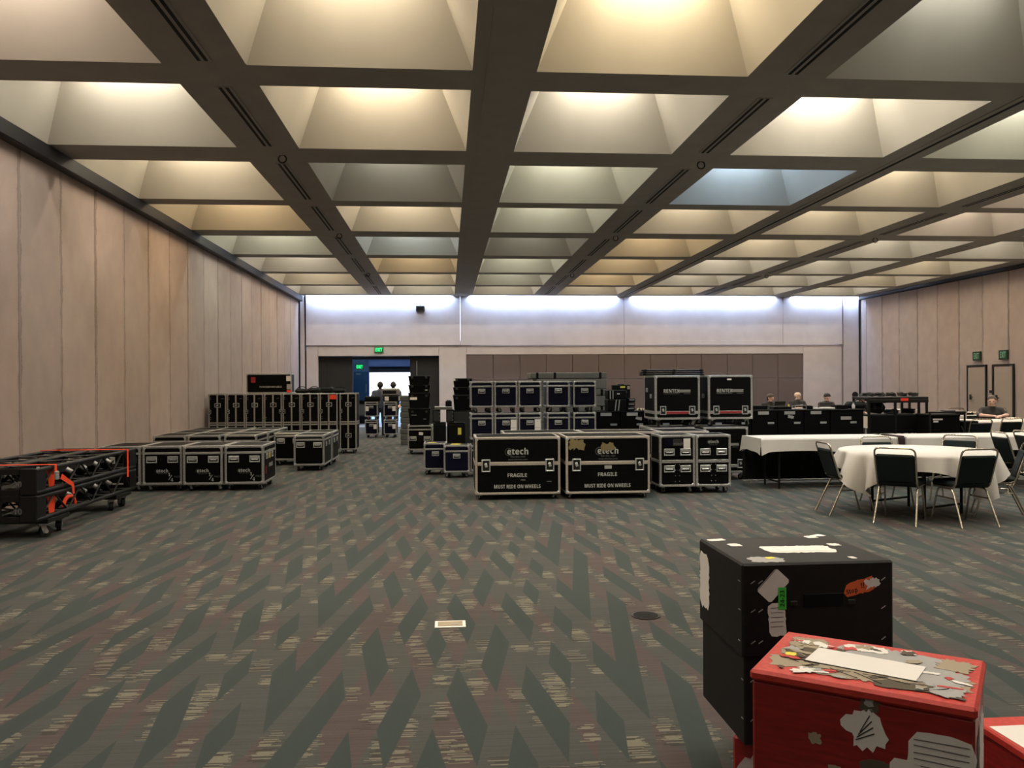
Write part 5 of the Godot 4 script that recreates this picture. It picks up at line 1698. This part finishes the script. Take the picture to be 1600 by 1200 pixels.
func build_back_right():
	# white table with the seated man
	var z0 = -16.35
	var z1 = -17.3
	var t = thing("folding_table", "folding table under the white cloth where the man in black sits", "table", Vector3(11.9, 0, (z0 + z1) / 2))
	bpart(t, "table_top", Vector3(3.4, 0.03, 0.9), Vector3(0, 0.743, 0), M.paper_brown, 0.005)
	for sx in [-1.5, 1.5]:
		for sz in [-0.35, 0.35]:
			bar(t, "leg", Vector3(sx, 0, sz), Vector3(sx, 0.73, sz), 0.016, M.black_steel)
	var tc = table_cloth("white cloth over the table where the man in black sits", 10.18, 13.6, z0, z1, 0.5, false)
	tc.set_meta("group", "back white cloths")
	var lb = ["green vinyl chair drawn up to the seated man's table, beside the black rack gear", "green vinyl chair with its back turned, directly before the seated man", "green vinyl chair at the seated man's table by the frame edge"]
	var xs = [10.12, 11.02, 11.72]
	for k in 3:
		place_chair(xs[k], [-15.5, -15.9, -15.9][k], PI, lb[k], "chairs before the seated man")
	place_chair(13.48, -21.0, 0.0, "green vinyl chair far behind, left of the seated man", "chairs behind the seated man")
	place_chair(14.52, -20.8, 0.0, "green vinyl chair far behind, right of the seated man", "chairs behind the seated man")
	place_chair(12.1, -18.15, -0.1, "green vinyl chair in which the man in black sits", "")
	# second white table farther back with gear
	var t2 = thing("folding_table", "folding table with gear and white cloth behind the rack cart", "table", Vector3(11.4, 0, -19.6))
	bpart(t2, "table_top", Vector3(2.6, 0.03, 0.8), Vector3(0, 0.743, 0), M.paper_brown, 0.005)
	for sx in [-1.1, 1.1]:
		for sz in [-0.3, 0.3]:
			bar(t2, "leg", Vector3(sx, 0, sz), Vector3(sx, 0.73, sz), 0.016, M.black_steel)
	var tc2 = table_cloth("white cloth over the gear table behind the rack cart", 10.1, 12.75, -19.2, -20.0, 0.3, false)
	tc2.set_meta("group", "back white cloths")
	for q in [[1466, 0.2, 0.08], [1481, 0.24, 0.11], [1497, 0.24, 0.09], [1511, 0.18, 0.06]]:
		var g = thing("desk_gear", "small black device among papers on the gear table behind the rack cart", "equipment", Vector3(on_z(q[0], 640, -19.5).x, 0.764, -19.5), 0.1, "gear on the back table")
		bpart(g, "body", Vector3(q[1], q[2], 0.25), Vector3(0, q[2] / 2, 0), M.black_plastic, 0.01)
		bpart(g, "papers", Vector3(q[1] * 0.8, 0.008, 0.2), Vector3(0.02, q[2] + 0.004, 0), M.paper_grey)
	# papers on the seated man's table
	var pz = thing("paper_stack", "white papers on the cloth beside the seated man", "paper", Vector3(on_z(1574, 648, -17.0).x, 0.764, -17.0))
	for k in 3:
		bpart(pz, "sheet", Vector3(0.3, 0.004, 0.22), Vector3(0.02 * k, 0.003 + k * 0.005, 0), M.paper, 0.0, Vector3(0, 0.2 * k, 0))
	# black rack cart
	var z = -16.4
	var xa = on_z(1357, 640, z).x
	var xb = on_z(1451, 640, z).x
	var w = xb - xa
	var r = thing("rack_cart", "black steel rack cart heaped with cables, orange tag on its top rail", "cart", Vector3((xa + xb) / 2, 0, z - 0.35))
	var top = 1.25
	for u in [1357, 1400, 1437, 1451]:
		for s in [-1, 1]:
			var px = on_z(u, 640, z).x - (xa + xb) / 2
			px = clamp(px, -w / 2 + 0.025, w / 2 - 0.025)
			bpart(r, "post", Vector3(0.045, top - 0.12, 0.045), Vector3(px, 0.12 + (top - 0.12) / 2, s * 0.32), M.black_steel, 0.006)
	bpart(r, "top_shelf", Vector3(w, 0.05, 0.7), Vector3(0, top, 0), M.black_steel, 0.008)
	bpart(r, "middle_shelf", Vector3(w - 0.02, 0.04, 0.66), Vector3(0, 0.9, 0), M.black_steel, 0.006)
	bpart(r, "side_panel", Vector3(w - 0.02, 0.36, 0.02), Vector3(0, 0.72, 0.33), M.black_plastic, 0.004)
	bpart(r, "bottom_shelf", Vector3(w, 0.05, 0.7), Vector3(0, 0.145, 0), M.black_steel, 0.006)
	bpart(r, "top_rail", Vector3(w, 0.07, 0.03), Vector3(0, top - 0.06, 0.34), M.black_steel, 0.006)
	bpart(r, "orange_tag", Vector3(0.16, 0.055, 0.006), Vector3(on_z(1413, 625, z).x - (xa + xb) / 2, top - 0.03, 0.358), M.orange_tag)
	for sx in [-1, 1]:
		for sz in [-0.27, 0.27]:
			caster(r, Vector3(sx * (w / 2 - 0.1), 0, sz), 0.4 * sx, 1.2)
	for k in 5:
		var cb = thing("cable_coil", "black cable coil heaped on the top shelf of the rack cart", "cable", Vector3((xa + xb) / 2 - w * 0.38 + w * 0.19 * k, top + 0.028, z - 0.3), 0.3 * k, "cables on the rack cart")
		cable_coil(cb, 0.1, k)
	for k in 2:
		var cb = thing("cable_coil", "black cable coil lying on the middle shelf of the rack cart", "cable", Vector3((xa + xb) / 2 - w * 0.04 + w * 0.13 * k, 0.924, z - 0.2 - 0.29 * (k % 2)), 0.5 * k, "cables inside the rack cart")
		cable_coil(cb, 0.13, k + 20)
	for q in [[1379, 0.36, 0.34, 0.5], [1432, 0.16, 0.12, 0.3]]:
		var lump = thing("soft_bag", ["slumped black bag leaning inside the rack cart", "small black bag lying inside the rack cart"][0 if q[0] < 1400 else 1], "bag", Vector3(on_z(q[0], 640, z).x, 0.922, z - 0.3))
		bpart(lump, "body", Vector3(q[1], q[2] * 0.7, 0.3), Vector3(0, q[2] * 0.4, 0), M.cloth_black, 0.08, Vector3(0, 0, -q[3] * 0.3))
		bpart(lump, "flap", Vector3(q[1] * 0.9, 0.03, 0.3), Vector3(0, q[2] * 0.76, 0), M.cloth_black, 0.01, Vector3(0, 0, -q[3] * 0.3))
	for u in [1362, 1372, 1383]:
		bpart(r, "hanging_cable", Vector3(0.05, 0.22, 0.06), Vector3(on_z(u, 640, z).x - (xa + xb) / 2, top - 0.13, 0.2), M.rubber, 0.02)
	# low black gear to the right of the cart
	for q in [[1472, 0.62, 0.94, "low black equipment case with pale stickers right of the rack cart"], [1512, 0.3, 0.8, "low black equipment case with hanging cables by the white cloth"]]:
		var g = thing("low_case", q[3], "equipment", Vector3(on_z(q[0], 660, -15.9).x, 0, -16.05))
		bpart(g, "body", Vector3(q[1], q[2] - 0.05, 0.5), Vector3(0, (q[2] - 0.05) / 2, 0), M.black_vinyl, 0.012)
		bpart(g, "lid", Vector3(q[1] + 0.015, 0.05, 0.515), Vector3(0, q[2] - 0.025, 0), M.black_plastic, 0.01)
		if q[0] < 1490:
			for k in 2:
				bpart(g, "pale_sticker", Vector3(0.2 - k * 0.1, 0.03, 0.003), Vector3(-0.15 - k * 0.04, q[2] - 0.1 - k * 0.045, 0.252), M.paper)
		else:
			part(g, "cable", tube_mesh([Vector3(-0.2, 0.7, 0.255), Vector3(-0.1, 0.45, 0.27), Vector3(0.1, 0.4, 0.27), Vector3(0.2, 0.68, 0.255)], 0.012, 0.1, 6), M.rubber)
	var br = thing("floor_frame", "flat black frame bar lying between the low cases and the chairs", "frame", Vector3(on_z(1485, 650, -15.4).x, 0.0, -15.5))
	bpart(br, "arm", Vector3(0.75, 0.03, 0.05), Vector3(0.0, 0.99, 0), M.black_steel, 0.004)
	for s in [-1, 1]:
		bar(br, "post", Vector3(s * 0.35, 0, 0), Vector3(s * 0.35, 0.98, 0), 0.018, M.black_steel)

func cable_coil(parent, rad, seed_):
	var path = []
	for k in 49:
		var a = TAU * k / 16.0
		var rr = rad * (1.0 - 0.08 * sin(k * 0.9 + seed_))
		path.append(Vector3(rr * cos(a), 0.014 + 0.02 * k / 16.0 + 0.006 * sin(k * 1.7 + seed_), rr * sin(a) * 0.85))
	part(parent, "loops", tube_mesh(path, 0.014, 0.0, 6), M.rubber)
	bpart(parent, "tie", Vector3(0.03, 0.075, 0.05), Vector3(rad, 0.04, 0), M.cloth_black, 0.01)

# ---------------------------------------------------------------- people
func smin(a: float, b: float, k: float) -> float:
	var h = clampf(0.5 + 0.5 * (b - a) / k, 0.0, 1.0)
	return lerpf(b, a, h) - k * h * (1.0 - h)
# bones: [from, to, r from, r to, colour]; meshed as surface nets with the colour of the nearest bone
func flesh(st: SurfaceTool, bones: Array, cell: float, blend: float):
	var lo = Vector3.INF
	var hi = -Vector3.INF
	for b in bones:
		for e in 2:
			var r = Vector3.ONE * (b[2 + e] + cell * 2)
			lo = lo.min(b[e] - r)
			hi = hi.max(b[e] + r)
	var n = Vector3i(((hi - lo) / cell).ceil()) + Vector3i.ONE
	var field = PackedFloat32Array()
	field.resize(n.x * n.y * n.z)
	field.fill(1.0)
	for b in bones:
		var a: Vector3 = b[0]
		var d: Vector3 = b[1] - a
		var dd = max(d.length_squared(), 0.000001)
		var r0: float = b[2]
		var r1: float = b[3]
		var pad = Vector3.ONE * (max(r0, r1) + blend + cell * 2)
		var i0 = Vector3i(((a.min(b[1]) - pad - lo) / cell).floor()).clamp(Vector3i.ZERO, n - Vector3i.ONE)
		var i1 = Vector3i(((a.max(b[1]) + pad - lo) / cell).ceil()).clamp(Vector3i.ZERO, n - Vector3i.ONE)
		for z in range(i0.z, i1.z + 1):
			for y in range(i0.y, i1.y + 1):
				for x in range(i0.x, i1.x + 1):
					var p = lo + Vector3(x, y, z) * cell
					var t = clampf((p - a).dot(d) / dd, 0.0, 1.0)
					var v = (p - a - d * t).length() - lerpf(r0, r1, t)
					var at = (z * n.y + y) * n.x + x
					field[at] = smin(field[at], v, blend)
	var made = {}
	var nx = n.x
	var nxy = n.x * n.y
	var corner = [0, 1, nx, nx + 1, nxy, nxy + 1, nxy + nx, nxy + nx + 1]
	var place = [Vector3(0, 0, 0), Vector3(1, 0, 0), Vector3(0, 1, 0), Vector3(1, 1, 0), Vector3(0, 0, 1), Vector3(1, 0, 1), Vector3(0, 1, 1), Vector3(1, 1, 1)]
	var edges = [[0, 1], [2, 3], [4, 5], [6, 7], [0, 2], [1, 3], [4, 6], [5, 7], [0, 4], [1, 5], [2, 6], [3, 7]]
	var vert = func(c: int) -> Array:
		if made.has(c):
			return made[c]
		var sum = Vector3.ZERO
		var cnt = 0
		for e in edges:
			var va = field[c + corner[e[0]]]
			var vb = field[c + corner[e[1]]]
			if (va < 0) != (vb < 0):
				sum += place[e[0]].lerp(place[e[1]], va / (va - vb))
				cnt += 1
		var cz = c / nxy
		var cy = (c - cz * nxy) / nx
		var p = lo + (Vector3(c - cz * nxy - cy * nx, cy, cz) + sum / max(cnt, 1)) * cell
		var best = 9.0
		var col = Color.BLACK
		for b in bones:
			var d: Vector3 = b[1] - b[0]
			var t = clampf((p - b[0]).dot(d) / max(d.length_squared(), 0.000001), 0.0, 1.0)
			var v = (p - b[0] - d * t).length() - lerpf(b[2], b[3], t)
			if v < best:
				best = v
				col = b[4]
		made[c] = [p, col]
		return made[c]
	st.set_smooth_group(0)
	var step = [1, nx, nxy]
	for z in range(1, n.z - 1):
		for y in range(1, n.y - 1):
			var i = z * nxy + y * nx
			for x in range(1, nx - 1):
				var inside = field[i + x] < 0
				for k in 3:
					if (field[i + x + step[k]] < 0) == inside:
						continue
					var c = i + x
					var s1 = step[(k + 1) % 3]
					var s2 = step[(k + 2) % 3]
					var p = [vert.call(c), vert.call(c - s1), vert.call(c - s1 - s2), vert.call(c - s2)]
					for j in ([0, 1, 2, 0, 2, 3] if inside else [0, 2, 1, 0, 3, 2]):
						st.set_color(p[j][1])
						st.add_vertex(p[j][0])

func hand_bones(wrist: Vector3, dir: Vector3, across: Vector3, skin, curl := 0.5) -> Array:
	# palm, four fingers of different lengths and a thumb leaving the side of the palm
	var out = []
	var up = across.cross(dir).normalized()
	if up.y > 0:
		up = -up
	var knuckle = wrist + dir * 0.085
	out.append([wrist, wrist + dir * 0.02, 0.024, 0.027, skin])
	for k in 4:
		var o = across * (0.033 - 0.022 * k)
		out.append([wrist + dir * 0.015 + o * 0.6, knuckle + o, 0.016, 0.013, skin])
		var L = [0.07, 0.08, 0.075, 0.06][k]
		var d1 = (dir + up * curl * 0.5).normalized()
		var d2 = (dir * 0.6 + up * curl * 1.4).normalized()
		var mid = knuckle + o + d1 * L * 0.55
		out.append([knuckle + o, mid, 0.0095, 0.009, skin])
		out.append([mid, mid + d2 * L * 0.5, 0.009, 0.0075, skin])
	var tb = wrist + dir * 0.03 + across * 0.03
	var tm = tb + (dir * 0.7 + across * 0.8).normalized() * 0.04
	out.append([tb, tm, 0.013, 0.011, skin])
	out.append([tm, tm + (dir + across * 0.2 + up * 0.3).normalized() * 0.03, 0.01, 0.008, skin])
	return out

# o: hip height, lean, arms [[elbow, wrist] left, right], skin, shirt, trousers, hair colour or null, turn and nod of the head
func person(label, at: Vector3, turn, o, group := ""):
	var p = thing("person", label, "person", at, turn, group)
	var skin: Color = o.skin
	var shirt: Color = o.shirt
	var legs: Color = o.get("trousers", Color(0.03, 0.03, 0.035))
	var shoe = Color(0.02, 0.02, 0.02)
	var hy = o.get("hip", 0.54)
	var lean = o.get("lean", 0.1)
	var bones = []
	var hip = Vector3(0, hy, 0)
	var chest = hip + Vector3(0, 0.36 * cos(lean), 0.36 * sin(lean))
	var neck = hip + Vector3(0, 0.53 * cos(lean), 0.53 * sin(lean))
	for s in [-1, 1]:
		bones.append([hip + Vector3(s * 0.075, 0, 0), chest + Vector3(s * 0.085, 0, 0), 0.125, 0.125, shirt])
		var sh = chest + Vector3(s * 0.185, 0.1, 0.0)
		bones.append([chest + Vector3(s * 0.04, 0.11, 0), sh, 0.085, 0.07, shirt])
		var arm = o.arms[0 if s < 0 else 1]
		bones.append([sh, arm[0], 0.062, 0.046, shirt])
		bones.append([arm[0], arm[1], 0.043, 0.03, skin if o.get("short", true) else shirt])
		if o.get("stand", false):
			bones.append([hip + Vector3(s * 0.09, -0.04, 0), Vector3(s * 0.1, hy * 0.52, 0.03 * s), 0.09, 0.06, legs])
			bones.append([Vector3(s * 0.1, hy * 0.52, 0.03 * s), Vector3(s * 0.1, 0.08, -0.03 + 0.06 * s), 0.058, 0.042, legs])
			bones.append([Vector3(s * 0.1, 0.045, -0.05 + 0.06 * s), Vector3(s * 0.11, 0.035, 0.13 + 0.06 * s), 0.043, 0.035, shoe])
		else:
			bones.append([hip + Vector3(s * 0.09, -0.02, 0), Vector3(s * 0.11, hy - 0.02, 0.42), 0.085, 0.063, legs])
			bones.append([Vector3(s * 0.11, hy - 0.02, 0.42), Vector3(s * 0.11, 0.09, 0.4), 0.058, 0.042, legs])
			bones.append([Vector3(s * 0.11, 0.045, 0.38), Vector3(s * 0.12, 0.035, 0.55), 0.043, 0.035, shoe])
	bones.append([chest + Vector3(0, 0.08, 0), neck + Vector3(0, 0.02, 0.01), 0.075, 0.055, shirt])
	var st = begin()
	var hb = Basis(Vector3.UP, o.get("look", 0.0)) * Basis(Vector3.RIGHT, o.get("nod", 0.0))
	var hc = neck + Vector3(0, 0.135, 0.03)
	bones.append([neck, hc + Vector3(0, -0.05, -0.01), 0.055, 0.052, skin])
	flesh(st, bones, 0.025, 0.035)
	# head: skull, jaw, nose, brow, mouth, ears, eyes
	var eye = Color(0.03, 0.025, 0.02)
	var lip = skin * Color(0.75, 0.55, 0.55)
	var head = []
	var add = func(a, b, r0, r1, c): head.append([hc + hb * a, hc + hb * b, r0, r1, c])
	add.call(Vector3(0, 0.03, -0.03), Vector3(0, 0.035, 0.02), 0.083, 0.078, skin)
	add.call(Vector3(0, -0.03, 0.02), Vector3(0, -0.065, 0.05), 0.062, 0.035, skin)
	add.call(Vector3(0, 0.015, 0.093), Vector3(0, -0.018, 0.108), 0.011, 0.014, skin)
	add.call(Vector3(-0.035, 0.03, 0.082), Vector3(0.035, 0.03, 0.082), 0.013, 0.013, skin)
	add.call(Vector3(-0.018, -0.046, 0.086), Vector3(0.018, -0.046, 0.086), 0.007, 0.007, lip)
	for s in [-1, 1]:
		add.call(Vector3(s * 0.031, 0.012, 0.085), Vector3(s * 0.034, 0.012, 0.085), 0.0095, 0.0095, eye)
		add.call(Vector3(s * 0.08, 0.02, -0.005), Vector3(s * 0.083, -0.02, 0.0), 0.015, 0.011, skin)
	if o.get("beard") != null:
		add.call(Vector3(-0.03, -0.06, 0.062), Vector3(0.03, -0.06, 0.062), 0.022, 0.022, o.beard)
	flesh(st, head, 0.01, 0.014)
	for s in [0, 1]:
		var arm = o.arms[s]
		var dir = (arm[1] - arm[0]).normalized()
		if o.has("hand_dir"):
			dir = (dir + o.hand_dir).normalized()
		var across = dir.cross(Vector3.UP).normalized() * (1 if s == 0 else -1)
		flesh(st, hand_bones(arm[1], dir, across, skin, 0.5), 0.008, 0.006)
	st.index()
	st.generate_normals()
	part(p, "figure", st.commit(), M.body)
	if o.get("hair") != null:
		var hs = begin()
		var hair = []
		for a in [[Vector3(0, 0.035, -0.04), Vector3(0, 0.064, 0.012), 0.09, 0.08], [Vector3(-0.048, 0.02, -0.035), Vector3(-0.042, 0.06, 0.028), 0.046, 0.04], [Vector3(0.048, 0.02, -0.035), Vector3(0.042, 0.06, 0.028), 0.046, 0.04], [Vector3(0, 0.0, -0.055), Vector3(0, -0.05, -0.05), 0.072, 0.055]]:
			if o.get("fringe", false) and a[2] > 0.08:
				continue
			hair.append([hc + hb * a[0], hc + hb * a[1], a[2], a[3], o.hair])
		flesh(hs, hair, 0.01, 0.02)
		hs.index()
		hs.generate_normals()
		part(p, "hair", hs.commit(), M.body)
	return p

func build_people():
	var skin = Color(0.5, 0.3, 0.22)
	var pale = Color(0.6, 0.4, 0.32)
	var black = Color(0.012, 0.012, 0.014)
	var desk = [[Vector3(-0.27, 0.74, 0.12), Vector3(-0.12, 0.79, 0.33)], [Vector3(0.27, 0.74, 0.12), Vector3(0.12, 0.79, 0.33)]]
	# the man at the white table
	var man = on_z(1543, 640, -17.9)
	person("man in black short-sleeved shirt seated at a white table, hands resting on it", Vector3(man.x + 0.1, 0, -17.95), -0.25, {"hip": 0.47, "lean": 0.14, "skin": pale, "shirt": black, "arms": [[Vector3(-0.29, 0.82, 0.16), Vector3(-0.06, 0.81, 0.36)], [Vector3(0.29, 0.82, 0.16), Vector3(0.06, 0.81, 0.38)]], "look": -0.45, "nod": 0.1, "hair": Color(0.11, 0.09, 0.075), "beard": Color(0.3, 0.24, 0.2)})
	# three at the work tables
	for q in [[1201, "man with short hair in dark shirt bent over a laptop at the back", -24.75, 0.22, 0.3, Color(0.06, 0.04, 0.03), false, 0.5], [1246, "bald man in dark polo shirt sitting upright behind the black trunks", -24.75, 0.0, 0.0, null, false, 0.55], [1290, "dark-haired person in dark clothes hunched over a laptop at the back", -24.75, 0.15, 0.4, Color(0.012, 0.01, 0.01), false, 0.05]]:
		var x = on_z(q[0], 640, q[2]).x
		var hip = 0.44 if q[5] != null else 0.48
		var pr = person(q[1], Vector3(x, 0, q[2]), 0.0, {"hip": hip, "lean": q[3], "skin": pale if q[5] != null else Color(0.62, 0.45, 0.36), "shirt": black if q[0] != 1290 else Color(0.03, 0.02, 0.018), "arms": desk, "look": q[7], "nod": q[4], "hair": q[5]}, "people at the back tables")
		if q[0] == 1246:
			bpart(pr, "yellow_armband", Vector3(0.012, 0.16, 0.1), Vector3(-0.305, 0.82, 0.08), M.yellow, 0.005)
		var st = thing("stool", "dark round stool under a person at the back tables", "stool", Vector3(x, 0, q[2] - 0.02), 0.0, "stools at the back")
		part(st, "seat", cyl_mesh(18), M.black_vinyl, Vector3(0, hip - 0.15, 0), Vector3.ZERO, Vector3(0.18, 0.05, 0.18))
		for k in 4:
			var a = TAU * k / 4 + 0.4
			bar(st, "leg", Vector3(cos(a) * 0.17, 0, sin(a) * 0.17), Vector3(cos(a) * 0.12, hip - 0.17, sin(a) * 0.12), 0.013, M.black_steel)
	# someone half hidden behind the rack cart
	var xh = on_z(1404, 640, -19.0).x
	person("person in black leaning over behind the rack cart, mostly hidden", Vector3(xh, 0, -20.9), 0.0, {"hip": 0.52, "lean": 0.35, "skin": skin, "shirt": black, "arms": desk, "nod": 0.4, "hair": Color(0.015, 0.012, 0.01)})
	# two porters in the light of the doorway
	var push = [[Vector3(-0.29, 1.05, -0.14), Vector3(-0.24, 0.93, -0.36)], [Vector3(0.29, 1.05, -0.14), Vector3(0.24, 0.93, -0.36)]]
	var a1 = on_z(594, 640, -26.05)
	var a2 = on_z(613.5, 640, -26.75)
	person("porter in navy shirt seen from behind, pulling the left rolling stack outside", Vector3(a1.x, 0, -26.05), PI, {"hip": 0.86, "stand": true, "lean": 0.1, "skin": skin, "shirt": Color(0.03, 0.04, 0.07), "arms": push, "short": false, "hair": Color(0.012, 0.01, 0.01)}, "porters")
	person("porter in navy shirt seen from behind, pulling the right rolling stack outside", Vector3(a2.x + 0.02, 0, -26.75), PI, {"hip": 0.86, "stand": true, "lean": 0.1, "skin": skin, "shirt": Color(0.03, 0.04, 0.07), "arms": push, "short": false, "hair": Color(0.012, 0.01, 0.01)}, "porters")
